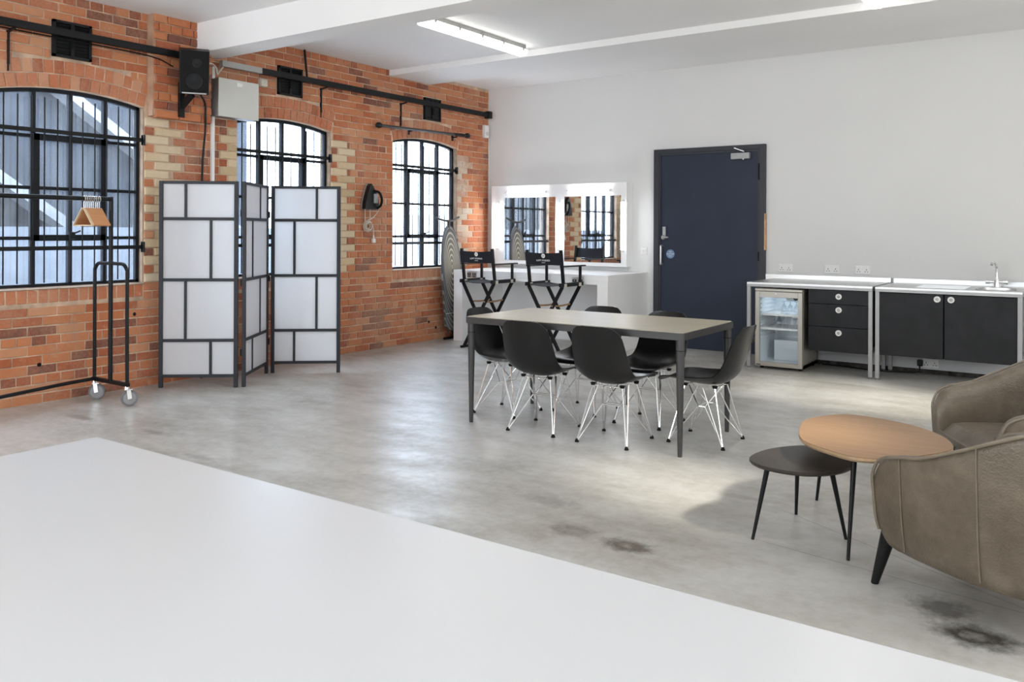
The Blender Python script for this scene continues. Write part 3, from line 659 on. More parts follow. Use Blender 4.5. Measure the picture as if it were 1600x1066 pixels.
dk = thing('makeup_desk', 'white box-shaped makeup desk below the mirrors', 'desk', (1.29, -.5, 0))
part('top_panel', MB().box(.212, 2.368, -1.005, -.001, .80, .873, .004), M['white'], dk, world=True)
part('apron', MB().box(.345, 2.235, -1.003, -.93, .765, .801), M['white'], dk, world=True)
part('side_panel', MB().box(.214, .345, -1.003, -.001, 0, .801), M['white'], dk, world=True); part('side_panel', MB().box(2.235, 2.366, -1.003, -.001, 0, .801), M['white'], dk, world=True)
part('back_panel', MB().box(.345, 2.235, -.14, -.10, 0, .80), M['white'], dk, world=True)
def socket(x, y, z, label, w=.147, double=True, metal=False, group='double power sockets'):
    t = thing('power_socket', label, 'socket', (x, y, z), group=group)
    part('plate', MB().box(-w/2, w/2, -.010, .001, -.043, .043, .004), M['steel'] if metal else M['plate'], t)
    for s_ in ((-1, 1) if double else (0,)):
        cx_ = s_*.038
        part('insert', MB().box(cx_-.026, cx_+.026, -.0115, -.009, -.034, .018), M['pin'] if metal else M['plate'], t)
        mbp = MB()
        for px, pz, pw, ph in ((0, .004, .007, .012), (-.012, -.017, .010, .007), (.012, -.017, .010, .007)): mbp.box(cx_+px-pw/2, cx_+px+pw/2, -.0125, -.011, pz-ph/2, pz+ph/2)
        part('pin_hole', mbp, M['plate'] if metal else M['pin'], t)
        part('switch', MB().box(cx_-.007+s_*.02, cx_+.007+s_*.02, -.014, -.009, .022, .036, .002), M['plate'], t)
    return t
socket(.50, -1.004, .826, 'metal socket in the desk front behind the left tall chair', metal=True, group='metal sockets in the desk')
socket(1.99, -1.004, .80, 'metal socket in the desk front behind the right tall chair', metal=True, group='metal sockets in the desk')
socket(3.996, 0, .968, 'white double socket above the glass-door fridge')
socket(4.48, 0, .968, 'white double socket above the drawers, middle one of three')
socket(4.784, 0, .970, 'white double socket above the joint of the two worktops')
ls = thing('light_switch', 'white light switch between the mirrors and the navy door', 'switch', (2.317, 0, 1.122))
part('plate', MB().box(-.043, .043, -.010, .001, -.043, .043, .004), M['plate'], ls)
for q in (-.015, .015): part('rocker', MB().box(q-.010, q+.010, -.016, -.009, -.016, .016, .003), M['plate'], ls)

# ================================================================ KITCHEN RUN
struct('baseboard_back', 'pale board along the wall under the worktops', mb=MB().box(3.80, 9.6, -.245, .001, .045, .218), mat=M['baseboard'])
mb = MB(); r3 = random.Random(5); x = 3.80
while x < 9.4:
    w_ = r3.uniform(.05, .16); mb.box(x, x+w_, -.225-r3.uniform(0, .018), -.001, 0, .050-r3.uniform(0, .015)); x += w_
struct('trim_3', 'rough black gap below the pale board', mb=mb, mat=M['rubble'])
FY, BY = -.88, -.025
def bench(x0, x1, label, sink=None):
    t = thing('steel_worktop', label, 'worktop', ((x0+x1)/2, -.45, 0))
    if sink:
        a, b_, c, d = sink
        part('top', MB().box(x0, a, FY, BY, .838, .856).box(b_, x1, FY, BY, .838, .856).box(a, b_, FY, c, .838, .856).box(a, b_, d, BY, .838, .856), M['steel'], t, world=True)
        mbk = MB(); n = 20
        def ring(sx, z): return [((a+b_)/2+math.copysign(abs(math.cos(2*PI*k/n))**.5, math.cos(2*PI*k/n))*(b_-a)/2*sx, (c+d)/2+math.copysign(abs(math.sin(2*PI*k/n))**.5, math.sin(2*PI*k/n))*(d-c)/2*sx, z) for k in range(n)]
        vs = ring(1.08, .8575)+ring(.96, .8565)+ring(.9, .73)+ring(.75, .71)
        fs = [(q*n+k, q*n+(k+1) % n, (q+1)*n+(k+1) % n, (q+1)*n+k) for q in range(3) for k in range(n)]+[tuple(3*n+k for k in range(n))]
        part('basin', mbk.add(vs, fs), M['steel'], t, True, True)
        mbd = MB()
        for k in range(7): mbd.box(5.40, 5.80, -.72+k*.07, -.70+k*.07, .856, .859)
        part('drainer_ridge', mbd, M['steel'], t, world=True)
    else: part('top', MB().box(x0, x1, FY, BY, .838, .856), M['steel'], t, world=True)
    part('backsplash', MB().box(x0-(.0 if sink else .09), x1, BY-.001, -.001, .80, .900, .002), M['steel'], t, world=True)
    part('front_rail', MB().box(x0, x1, FY-.004, FY+.03, .812, .8385, .002), M['steelpaint'], t, world=True)
    part('end_rail', MB().box(x0, x0+.03, FY+.03, BY, .812, .838).box(x1-.03, x1, FY+.03, BY, .812, .838), M['steelpaint'], t, world=True)
    part('low_rail', MB().box(x0+.004, x0+.026, FY+.03, -.28, .235, .275).box(x1-.026, x1-.004, FY+.03, -.28, .235, .275), M['steelpaint'], t, world=True)
    for xx in (x0, x1-.036):
        for yy in (FY, -.29):
            lg = part('leg', MB().box(xx, xx+.036, yy, yy+.036, .015, .812, .003), M['steelpaint'], t, world=True)
            part('foot', MB().lathe((xx+.018, yy+.018, 0), [(.016, 0), (.016, .010), (.010, .018)], 10), M['rubber'], lg, True, True)
    return t
bench(3.876, 5.058, 'left steel worktop standing over the fridge and drawers')
bench(5.082, 6.246, 'right steel worktop with the sink and two black doors below', (5.875, 6.185, -.70, -.31))
tp = thing('mixer_tap', 'chrome swan-neck mixer tap behind the sink', 'tap', (6.0, -.20, .856))
part('body', MB().lathe((6.0, -.20, .856), [(.03, 0), (.026, .02), (.022, .06), (.014, .085)], 14), M['chrome'], tp, True, True)
part('spout', MB().tube(catmull([(6.0, -.20, .93), (6.0, -.20, 1.01), (5.998, -.21, 1.05), (5.985, -.26, 1.085), (5.975, -.31, 1.088), (5.97, -.335, 1.065)], 5), .012, 10), M['chrome'], tp, True, True)
for s_ in (-1, 1):
    part('handle', MB().tube([(6.0, -.20, .905), (6.0+s_*.05, -.20, .905), (6.0+s_*.052, -.20, .905), (6.0+s_*.09, -.20, .905)], [.012, .012, .02, .022], 12), M['chrome'], tp, True, True)
# drawer unit
du = thing('drawer_unit', 'black three-drawer unit between the fridge and the worktop legs', 'drawers', (4.755, -.5, .22))
part('carcass', MB().box(4.475, 5.020, -.845, -.12, .222, .806, .003), M['dark'], du, world=True)
def knob(x, y, z, parent):
    k = part('knob', MB().lathe((x, y, z), [(.028, .002), (.028, -.008), (.024, -.013), (.018, -.013), (.015, -.006)], 20, 'y'), M['plate'], parent, True, True, label='white ring knob')
for z0, z1, zk in ((.676, .806, .748), (.460, .672, .621), (.222, .456, .404)):
    d = part('drawer', MB().box(4.477, 5.018, -.868, -.846, z0, z1, .002), M['blackpanel'], du, world=True); knob(4.757, -.868, zk, d); part('knob_centre', MB().lathe((4.757, -.875, zk), [(.014, .004), (.014, -.001), (.004, -.003)], 14, 'y'), M['steelpaint'], d, True, True)
cb = thing('cupboard', 'black two-door cupboard under the sink', 'cupboard', (5.66, -.5, .22))
part('carcass', MB().box(5.118, 6.208, -.845, -.12, .235, .806, .003), M['dark'], cb, world=True)
for x0, x1, xk in ((5.120, 5.643, 5.596), (5.655, 6.206, 5.706)):
    d = part('door', MB().box(x0, x1, -.868, -.846, .232, .805, .002), M['blackpanel'], cb, world=True); knob(xk, -.868, .765, d); part('knob_centre', MB().lathe((xk, -.875, .765), [(.014, .004), (.014, -.001), (.004, -.003)], 14, 'y'), M['steelpaint'], d, True, True)
# plug and socket under the worktop
socket(5.455, -.245, .105, 'white socket on the board under the black doors', group='socket under the worktop')
pg = thing('mains_plug', 'black plug beside the low socket under the worktop', 'plug', (5.365, -.27, .105))
part('plug_body', MB().box(5.342, 5.392, -.295, -.247, .075, .135, .01), M['black'], pg, world=True)
part('flex', MB().tube(catmull([(5.366, -.28, .08), (5.355, -.30, .02), (5.25, -.34, .012), (4.98, -.40, .012), (4.70, -.33, .012), (4.46, -.30, .012)], 6), .007, 6), M['black'], pg, True, True)
# fridge
fr = thing('glass_door_fridge', 'small champagne-coloured glass-door fridge under the left worktop', 'fridge', (4.195, -.62, 0))
fx0, fx1, fy0, fy1 = 3.963, 4.424, -.885, -.33
area('fridge_lamp', (4.19, -.60, .762), (0, 0, 0), .3, .2, .22, (.9, .96, 1))
part('body', MB().box(fx0, fx0+.03, fy0+.04, fy1, .025, .772).box(fx1-.03, fx1, fy0+.04, fy1, .025, .772).box(fx0, fx1, fy1-.03, fy1, .025, .772).box(fx0, fx1, fy0+.04, fy1, .025, .06), M['fridge'], fr, world=True)
part('lid', MB().box(fx0-.002, fx1+.002, fy0-.004, fy1, .772, .797, .005), M['fridge'], fr, world=True)
part('liner', MB().box(fx0+.03, fx0+.035, fy0+.045, fy1-.03, .06, .772).box(fx1-.035, fx1-.03, fy0+.045, fy1-.03, .06, .772).box(fx0+.03, fx1-.03, fy1-.036, fy1-.03, .06, .772).box(fx0+.03, fx1-.03, fy0+.045, fy1-.03, .06, .066).box(fx0+.03, fx1-.03, fy0+.045, fy1-.03, .766, .772), M['fridgein'], fr, world=True)
part('compressor_cover', MB().box(fx0+.12, fx1-.035, fy0+.22, fy1-.035, .066, .27, .008), M['fridgein'], fr, world=True)
mbn = MB()
for k in range(10): mbn.box(fx0+.035, fx0+.045, fy0+.06, fy1-.05, .30+k*.042, .312+k*.042)
part('shelf_runner', mbn, M['fridgein'], fr, world=True)
for z in (.395, .535): part('shelf', MB().box(fx0+.036, fx1-.036, fy0+.06, fy1-.04, z, z+.006).box(fx0+.036, fx1-.036, fy0+.055, fy0+.065, z-.008, z+.012), M['plate'], fr, world=True)
ctl = part('thermostat_box', MB().box(4.24, fx1-.036, fy0+.10, fy0+.24, .675, .735, .006), M['fridgein'], fr, world=True)
part('dial', MB().lathe((4.335, fy0+.10, .708), [(.024, 0), (.024, -.012), (.006, -.014)], 14, 'y').box(4.36, 4.40, fy0+.09, fy0+.10, .70, .706), M['graphite'], ctl, True, True)
door = part('door', MB().box(fx0, fx0+.042, fy0, fy0+.036, .03, .768, .003).box(fx1-.042, fx1, fy0, fy0+.036, .03, .768, .003).box(fx0+.042, fx1-.042, fy0, fy0+.036, .03, .072, .003).box(fx0+.042, fx1-.042, fy0, fy0+.036, .712, .768, .003), M['fridge'], fr, world=True)
part('glass', MB().box(fx0+.04, fx1-.04, fy0+.012, fy0+.018, .07, .714), M['glass'], door, world=True)
part('lock', MB().lathe((4.17, fy0, .748), [(.008, 0), (.008, -.005)], 10, 'y'), M['plate'], door, world=True)
part('badge', MB().box(3.975, 4.02, fy0-.002, fy0, .038, .048), M['graphite'], door, world=True)
for xx in (fx0+.04, fx1-.04):
    for yy in (fy0+.09, fy1-.05): part('foot', MB().lathe((xx, yy, 0), [(.018, 0), (.018, .027)], 10), M['dark'], fr, world=True)
gl0 = None
def flute(x, y, z, label):
    global gl0
    if gl0 is None:
        gl0 = thing('champagne_glass', label, 'glass', (x, y, z), group='glasses in the fridge')
        part('bowl', MB().lathe((0, 0, 0), [(.030, .0), (.031, .04), (.026, .075), (.006, .10)], 12), M['tumbler'], gl0, True)
        part('stem', MB().lathe((0, 0, .098), [(.005, 0), (.005, .022), (.026, .026), (.026, .029)], 10), M['tumbler'], gl0, True); return gl0
    return copy_tree(gl0, (x, y, z), 0, label, 'glasses in the fridge')
for k, xx in enumerate((4.20, 4.262, 4.324)): flute(xx, fy0+.16, .542, ('leftmost', 'middle', 'rightmost')[k]+' upturned clear glass on the upper fridge shelf')
for k, xx in enumerate((4.15, 4.215, 4.28, 4.345)): flute(xx, fy0+.17, .402, ('leftmost', 'second from left', 'third from left', 'rightmost')[k]+' upturned clear glass on the lower fridge shelf')

# ================================================================ FOLDING SCREEN
fs = thing('folding_screen', 'three-panel white folding screen with charcoal lattice frame', 'screen', (.5, -4.3, 0))
H_ = 1.775
def leaf(p, q, first_wide):
    p, q = Vector((*p, 0)), Vector((*q, 0)); L = (q-p).length; ang = math.atan2(q.y-p.y, q.x-p.x)
    T = Matrix.Translation(p) @ Matrix.Rotation(ang, 4, 'Z'); T2 = fs_inv @ T
    lf = part('leaf_frame', MB().box(0, .034, -.014, .014, 0, H_, .003).box(L-.034, L, -.014, .014, 0, H_, .003).mv(T2), M['charcoal'], fs)
    zz = [.10, .405, .925, 1.45, H_-.013]
    for z in zz: part('rail', MB().box(.034, L-.034, -.011, .011, z-.013, z+.013).mv(T2), M['charcoal'], lf)
    for r in range(4):
        u = L*(.335 if (r % 2) == first_wide else .655)
        part('muntin', MB().box(u-.011, u+.011, -.010, .010, zz[r]+.013, zz[r+1]-.013).mv(T2), M['charcoal'], lf)
        for a, b_ in ((.034, u-.011), (u+.011, L-.034)):
            part('panel', MB().box(a, b_, -.0025, .0025, zz[r]+.013, zz[r+1]-.013).mv(T2), M['paper'], lf)
fs_inv = base_inv(fs)
leaf((.156, -4.962), (.675, -4.547), 1); leaf((.712, -4.52), (.302, -3.935), 0); leaf((.328, -3.911), (.830, -3.499), 0)
mbh = MB()
for z in (.3, .9, 1.5):
    for x, y in ((.694, -4.534), (.315, -3.923)): mbh.tube([(x, y, z-.03), (x, y, z+.03)], .008, 6)
part('hinge', mbh, M['black'], fs, True, True)

# ================================================================ CLOTHES RAIL AND HANGERS
cr_ = thing('clothes_rail', 'black tubular clothes rail on grey castors by the nearest window', 'clothes rack', (.42, -6.3, 0))
RX, RY = .42, -5.545
part('base_bar', MB().tube(catmull([(.19, RY, .165), (.20, RY-.06, .165), (.26, RY-.35, .165), (.58, RY-1.45, .165), (.655, RY-1.65, .165)], 4), .014, 8), M['black'], cr_, True, True)
for ye, yd in ((RY, 1), (RY-1.65, -1)):
    part('end_hoop', MB().tube(catmull([(.19, ye, .165), (.19, ye, .6), (.19, ye, 1.0), (.20, ye, 1.05), (.24, ye, 1.085), (.30, ye, 1.09), (.54, ye, 1.09), (.60, ye, 1.085), (.64, ye, 1.05), (.65, ye, 1.0), (.65, ye, .6), (.655, ye, .165)], 4), .014, 8), M['black'], cr_, True, True)
    part('cross_foot', MB().bar((.17, ye, .165), (.67, ye, .165), .028, .028), M['black'], cr_, world=True)
    part('upright', MB().tube([(RX, ye, .165), (RX, ye, 1.61)], .0165, 10), M['black'], cr_, True, True)
    for xc in (.19, .65):
        a = .85 if xc < .4 else 1.25
        c = part('castor', MB().tube([(xc, ye, .155), (xc, ye, .128)], [.016, .024], 10).mv(Matrix()), M['chrome'], cr_, True, True, label='grey rubber castor in a steel fork')
        Tm = Matrix.Translation((xc+.018*math.cos(a), ye+.018*math.sin(a), .062)) @ Matrix.Rotation(a, 4, 'Z')
        part('fork', MB().bar((-.01, -.022, .07), (0, -.022, -.005), .004, .03, (1,0,0)).bar((-.01, .022, .07), (0, .022, -.005), .004, .03, (1,0,0)).box(-.03, .02, -.024, .024, .064, .07).mv(Tm), M['chrome'], c, world=True)
        part('wheel', MB().lathe((0, 0, 0), [(.048, -.012), (.058, -.015), (.062, -.010), (.062, .010), (.058, .015), (.048, .012)], 24, 'y').mv(Tm), M['rubber'], c, True, True)
        part('wheel_disc', MB().lathe((0, 0, 0), [(.012, -.018), (.046, -.014), (.046, .014), (.012, .018)], 20, 'y').mv(Tm), M['wheelgrey'], c, True, True)
part('top_rail', MB().tube([(RX, RY, 1.592), (RX, RY-1.65, 1.592)], .0175, 10), M['black'], cr_, True, True)
hg = None
HL = ['pale wooden hanger, nearest of the row on the clothes rail', 'orange-brown wooden hanger just behind the pale one', 'orange-brown wooden hanger third along the clothes rail', 'orange-brown wooden hanger fourth along the clothes rail', 'orange-brown wooden hanger fifth along the clothes rail', 'orange-brown wooden hanger sixth along the clothes rail', 'orange-brown wooden hanger seventh along the clothes rail', 'orange-brown wooden hanger eighth along the clothes rail', 'orange-brown wooden hanger last of the row, beside the upright']
def make_hanger(mat):
    t = thing('clothes_hanger', HL[0], 'hanger', (0, 0, 0), 0, 'wooden hangers on the clothes rail')
    for s_ in (-1, 1):
        mb = MB(); P = catmull([(0, 0, -.052), (s_*.02, 0, -.060), (s_*.08, 0, -.122), (s_*.138, 0, -.182)], 4)
        for p, q in zip(P[:-1], P[1:]): mb.bar(p, q, .0105, .026, (0, 1, 0))
        part('shoulder', mb, mat, t)
    part('trouser_bar', MB().bar((-.135, 0, -.182), (.135, 0, -.182), .009, .010), mat, t)
    part('hook', MB().tube([(0, 0, -.05), (0, 0, -.0)]+[(.021*math.sin(a), 0, .021*(1-math.cos(a))*1.0+.0) for a in [PI*q/8 for q in range(1, 12)]], .0028, 6), M['chrome'], t, True)
    return t
h_p = make_hanger(M['hangerpale']); h_b = make_hanger(M['hanger'])
for k in range(9):
    loc = (RX, RY-.214+k*.0148, 1.568); rz = rnd.uniform(-.012, .012)
    if k == 0: h_p.location = loc; h_p.rotation_euler = (0, 0, 0)
    elif k == 1: h_b.location = loc; h_b.rotation_euler = (0, 0, rz); h_b['label'] = HL[1]
    else: copy_tree(h_b, loc, rz, HL[k])

# ================================================================ DIRECTOR CHAIRS
def director():
    t = thing('director_chair', '', 'chair', (0, 0, 0), 0, 'tall folding canvas chairs')
    HW, D0, D1, SZ = .222, -.21, .21, .768
    mb = MB(); n = 10; vs = []                                       # sagging canvas seat
    for j in range(2):
        for i in range(n+1):
            u = -1+2*i/n
            for zz in (0, -.006): vs.append((u*(HW-.01), (D0+.01, D1-.01)[j], SZ+.012-.02*(1-u*u)+zz))
    w = 2*(n+1); fs_ = []
    for i in range(n): a = 2*i; fs_ += [(a, a+2, w+a+2, w+a), (a+1, w+a+1, w+a+3, a+3)]
    for i in range(n): a = 2*i; fs_ += [(a, a+1, a+3, a+2), (w+a, w+a+2, w+a+3, w+a+1)]
    part('seat_canvas', mb.add(vs, fs_), M['canvas'], t, True)
    for s_ in (-1, 1):
        rl = part('seat_rail', MB().box(s_*HW-.016, s_*HW+.016, D0-.02, D1+.02, SZ-.012, SZ+.03, .005), M['black'], t)
        for yy in (D0+.06, D1-.06): part('bracket', MB().box(s_*HW+.014, s_*HW+.022, yy-.022, yy+.022, SZ-.016, SZ+.022), M['tan'] if False else M['cord'], rl)
        part('back_post', MB().bar((s_*(HW-.004), D0+.05, SZ+.02), (s_*(HW-.004), D0-.005, 1.152), .030, .026, (0, 1, 0)), M['black'], t)
        part('armrest', MB().box(s_*HW-.026, s_*HW+.026, D0+.01, D1+.055, .968, .984, .005), M['black'], t)
        part('arm_post', MB().bar((s_*HW, D1-.03, SZ+.02), (s_*HW, D1-.03, .97), .024, .024), M['black'], t)
        part('floor_runner', MB().box(s_*.21-.015, s_*.21+.015, D0-.02, D1+.04, .0, .028, .004), M['black'], t)
        part('stretcher', MB().tube(catmull([(s_*.085, D0+.03, .545), (s_*.085, 0, .536), (s_*.085, D1-.03, .545)], 3), .010, 8), M['tan'], t, True, label='tan wooden stretcher')
    for yy in (D0+.03, D1-.03):
        for s_ in (-1, 1):
            part('leg', MB().bar((s_*(HW-.01), yy+s_*.013, SZ-.01), (-s_*.21, yy+s_*.013, .02), .034, .022, (0, 1, 0)), M['black'], t)
    part('footrest', MB().box(-.16, .16, D1-.03, D1+.05, .235, .255, .004), M['black'], t)
    mb = MB(); vs = []; n = 12
    for i in range(n+1):
        u = -1+2*i/n; yb = D0-.02+.030*(1-u*u)
        zt = 1.128-.012*(1-u*u); zb = .988
        for y_, z_ in ((yb, zb), (yb, zt), (yb-.004, zt), (yb-.004, zb)): vs.append((u*(HW+.012), y_+(.02 if z_ == zb else 0), z_))
    fs_ = [(0, 3, 2, 1), (4*n, 4*n+1, 4*n+2, 4*n+3)]
    for i in range(n):
        a = 4*i; fs_ += [(a+q, a+(q+1) % 4, a+4+(q+1) % 4, a+4+q) for q in range(4)]
    bc = part('back_canvas', mb.add(vs, fs_), M['canvas'], t, True)
    rt = Matrix.Rotation(PI/2, 4, 'X')
    tilt = lambda x, z: Matrix.Translation((x, D0+.0095-.028+.012*(1.128-z)/.14*1.0, z)) @ Matrix.Rotation(PI/2+.14, 4, 'X')
    part('emblem', MB().lathe((0, 0, 0), [(.024, 0), (.024, .001)], 24).mv(tilt(.0, 1.088)), M['print'], bc, label='round white emblem')
    part('emblem_letters', text_mesh('LS', .026).mv(tilt(.0, 1.088) @ Matrix.Translation((0, 0, .0018))), M['canvas'], bc)
    def bend(mb_):
        for q in mb_.v: q.y -= .030*(q.x/(HW+.012))**2
        return mb_
    part('lettering', bend(text_mesh('LOFT STUDIOS', .026, .0008).mv(tilt(0, 1.038) @ Matrix.Translation((0, 0, .002)))), M['print'], bc, label='white lettering')
    part('small_lettering', text_mesh('LONDON', .010, .0008).mv(tilt(0, 1.014) @ Matrix.Translation((0, 0, .002))), M['print'], bc)
    return t
d1 = director(); d1.location = (.925, -1.26, 0); d1['label'] = 'tall black canvas chair at the left of the makeup desk, nearer the brick wall'
d2 = copy_tree(d1, (1.84, -1.26, 0), -.02, 'tall black canvas chair at the right of the makeup desk, nearer the door')

# ================================================================ DINING TABLE AND SHELL CHAIRS
tb = thing('dining_table', 'long dining table with pale ash top and graphite metal frame', 'table', (3.905, -4.025, 0))
tx0, tx1, ty0, ty1 = 3.078, 4.732, -4.452, -3.60
def rrect(x0, x1, y0, y1, r, n=5):
    P = []
    for cx_, cy_, a0 in ((x1-r, y1-r, 0), (x0+r, y1-r, PI/2), (x0+r, y0+r, PI), (x1-r, y0+r, 3*PI/2)):
        for k in range(n+1): a = a0+PI/2*k/n; P.append((cx_+r*math.cos(a), cy_+r*math.sin(a)))
    return P
part('frame', MB().prism(rrect(tx0, tx1, ty0, ty1, .02), .705, .748), M['graphite'], tb, world=True)
part('top', MB().prism(rrect(tx0+.010, tx1-.010, ty0+.010, ty1-.010, .015), .747, .752), M['ashtop'], tb, world=True)
for x, y in ((tx0+.035, ty0+.032), (tx1-.035, ty0+.032), (tx1-.035, ty1-.032), (tx0+.035, ty1-.032)):
    lg = part('leg', MB().lathe((x, y, 0), [(.0135, 0), (.0145, .02), (.027, .64), (.027, .706)], 16), M['graphite'], tb, True, True)
    part('collar', MB().lathe((x, y, .638), [(.0275, 0), (.0282, .002), (.0275, .004)], 16), M['dark'], lg, True, True)
def shell_chair():
    t = thing('shell_chair', '', 'chair', (0, 0, 0), 0, 'black shell chairs round the dining table')
    prof = catmull([(0, .262, .382), (0, .235, .402), (0, .17, .398), (0, .06, .380), (0, -.06, .376), (0, -.145, .396), (0, -.205, .455), (0, -.242, .545), (0, -.272, .65), (0, -.298, .735), (0, -.308, .765)], 3)
    Lc = [0]
    for a, b_ in zip(prof[:-1], prof[1:]): Lc.append(Lc[-1]+(b_-a).length)
    tot = Lc[-1]
    def hwid(t_):
        K = [(0, .192), (.15, .208), (.4, .212), (.55, .208), (.75, .196), (1, .172)]
        for (a, wa), (b_, wb_) in zip(K[:-1], K[1:]):
            if t_ <= b_: return lerp(wa, wb_, (t_-a)/(b_-a))
        return .185
    n = 14; bm = bmesh.new(); rows = []
    for i, p in enumerate(prof):
        tt = Lc[i]/tot; d = (prof[min(i+1, len(prof)-1)]-prof[max(i-1, 0)]).normalized(); nrm = Vector((0, d.z, -d.y))
        if nrm.z < 0 and tt < .4: nrm = -nrm
        if tt >= .4 and nrm.y < 0: nrm = -nrm
        w_ = hwid(tt); e0 = Lc[i]; e1 = tot-Lc[i]; r0, r1 = .07, .10
        if e0 < r0: w_ -= r0-math.sqrt(r0*r0-(r0-e0)**2)
        if e1 < r1: w_ -= r1-math.sqrt(r1*r1-(r1-e1)**2)
        lift = .012+.05*math.sin(min(1, tt/.45)*PI/2) if tt < .45 else .062-.03*(tt-.45)/.55
        row = []
        for j in range(n+1):
            u = -1+2*j/n; row.append(bm.verts.new(Vector((u*w_, p.y, p.z))+nrm*lift*abs(u)**2.4*(w_/.21)**1.5))
        rows.append(row)
    for i in range(len(rows)-1):
        for j in range(n): bm.faces.new((rows[i][j], rows[i][j+1], rows[i+1][j+1], rows[i+1][j]))
    bmesh.ops.recalc_face_normals(bm, faces=bm.faces)
    bmesh.ops.solidify(bm, geom=bm.faces[:], thickness=.007)
    mb = MB(); mb.bm(bm); part('shell', mb, M['shell'], t, True)
    wr = .0043; zr = .232
    MT = {(sx, sy): Vector((sx*.105, .10 if sy > 0 else -.10, .372)) for sx in (-1, 1) for sy in (-1, 1)}
    for sx in (-1, 1):
        for sy in (-1, 1):
            ft = Vector((sx*.178, sy*.182, .012)); mt_ = MT[(sx, sy)]; rg = Vector((sx*.075, sy*.022, zr)); op = Vector((sx*.02, sy*.115, .366))
            part('leg', MB().tube([ft, mt_], wr, 6).tube([ft+Vector((-sx*.006, 0, 0)), rg, op], wr, 6).tube([ft+Vector((0, -sy*.006, .004)), Vector((sx*.105, sy*.015, .372))], wr, 6), M['chrome'], t, True)
            part('foot_cap', MB().lathe((ft.x, ft.y, 0), [(.014, 0), (.013, .008), (.006, .022)], 10), M['dark'], t, True)
            part('shock_mount', MB().lathe((mt_.x, mt_.y, .364), [(.014, 0), (.019, .016)], 12), M['dark'], t, True)
    part('cross_brace', MB().tube([(-.075, -.022, zr), (.075, -.022, zr), (.075, .022, zr), (-.075, .022, zr)], wr, 6, True), M['chrome'], t, True)
    for yy in (-.10, .10): part('seat_bar', MB().tube([(-.105, yy, .366), (.105, yy, .366)], wr, 6), M['chrome'], t, True)
    return t
sc = shell_chair()
CH = [(3.64, -4.285, .03, 'black shell chair tucked under the table front, left of the two backs'),
      (4.185, -4.285, .0, 'black shell chair tucked under the table front, right of the two backs'),
      (3.125, -3.985, -PI/2, 'black shell chair at the table end nearer the folding screen'),
      (4.672, -3.945, PI/2, 'black shell chair at the table end nearer the coffee tables, seen side-on'),
      (3.57, -3.59, PI, 'black shell chair on the far side of the table, in front of the makeup desk'),
      (4.14, -3.68, PI-.06, 'black shell chair on the far side of the table, in front of the navy door')]
for i, (x, y, rz, lb) in enumerate(CH):
    if i == 0: sc.location = (x, y, 0); sc.rotation_euler = (0, 0, rz); sc['label'] = lb
    else: copy_tree(sc, (x, y, 0), rz, lb)

# ================================================================ COFFEE TABLES
def pebble(name, label, pts, z, th, legs, top_m, edge_m, splay):
    c = sum((Vector((a, b_, 0)) for a, b_ in pts), Vector())/len(pts)
    t = thing(name, label, 'coffee table', (c.x, c.y, 0))
    P = [(q.x, q.y) for q in catmull([(a, b_, 0) for a, b_ in pts], 4, True)]
    inn = [(c.x+(a-c.x)*.975, c.y+(b_-c.y)*.975) for a, b_ in P]
    n = len(P); vs = [(a, b_, z-th) for a, b_ in inn]+[(a, b_, z-th*.55) for a, b_ in P]+[(a, b_, z-.003) for a, b_ in P]
    part('edge', MB().add(vs, [tuple(range(n))[::-1]]+[(q*n+i, q*n+(i+1) % n, (q+1)*n+(i+1) % n, (q+1)*n+i) for q in range(2) for i in range(n)]+[tuple(2*n+i for i in range(n))]), edge_m, t, world=True)
    part('top', MB().prism([(c.x+(a-c.x)*.994, c.y+(b_-c.y)*.994) for a, b_ in P], z-.004, z), top_m, t, world=True)
    for fx, fy in legs:
        d = Vector((c.x-fx, c.y-fy, 0)).normalized()*splay
        lg = part('leg', MB().tube([(fx, fy, 0), (fx+d.x, fy+d.y, z-th)], [.007, .0125], 12), M['black'], t, True, True)
        part('mount', MB().lathe((fx+d.x, fy+d.y, z-th-.006), [(.018, 0), (.020, .006)], 12), M['black'], lg, world=True)
    return t
pebble('coffee_table', 'taller oak-topped pebble coffee table on black legs', [(5.645,-5.277),(5.600,-5.0),(5.695,-4.79),(5.812,-4.748),(6.027,-4.814),(6.184,-4.963),(6.257,-5.145),(6.235,-5.29),(6.094,-5.498),(5.965,-5.579),(5.825,-5.520),(5.712,-5.430)], .45, .022,
       [(5.595,-4.782),(5.914,-5.509),(6.33,-5.02)], M['oak'], M['oakedge'], .10)
pebble('coffee_table', 'lower dark-stained pebble side table tucked beside the oak table', [(5.483,-5.47),(5.50,-5.30),(5.575,-5.16),(5.66,-5.10),(5.78,-5.12),(5.87,-5.22),(5.895,-5.34),(5.86,-5.47),(5.77,-5.565),(5.66,-5.59),(5.55,-5.56)], .352, .018,
       [(5.511,-5.503),(5.572,-5.058),(5.849,-5.263)], M['ebony'], M['ebony'], .07)

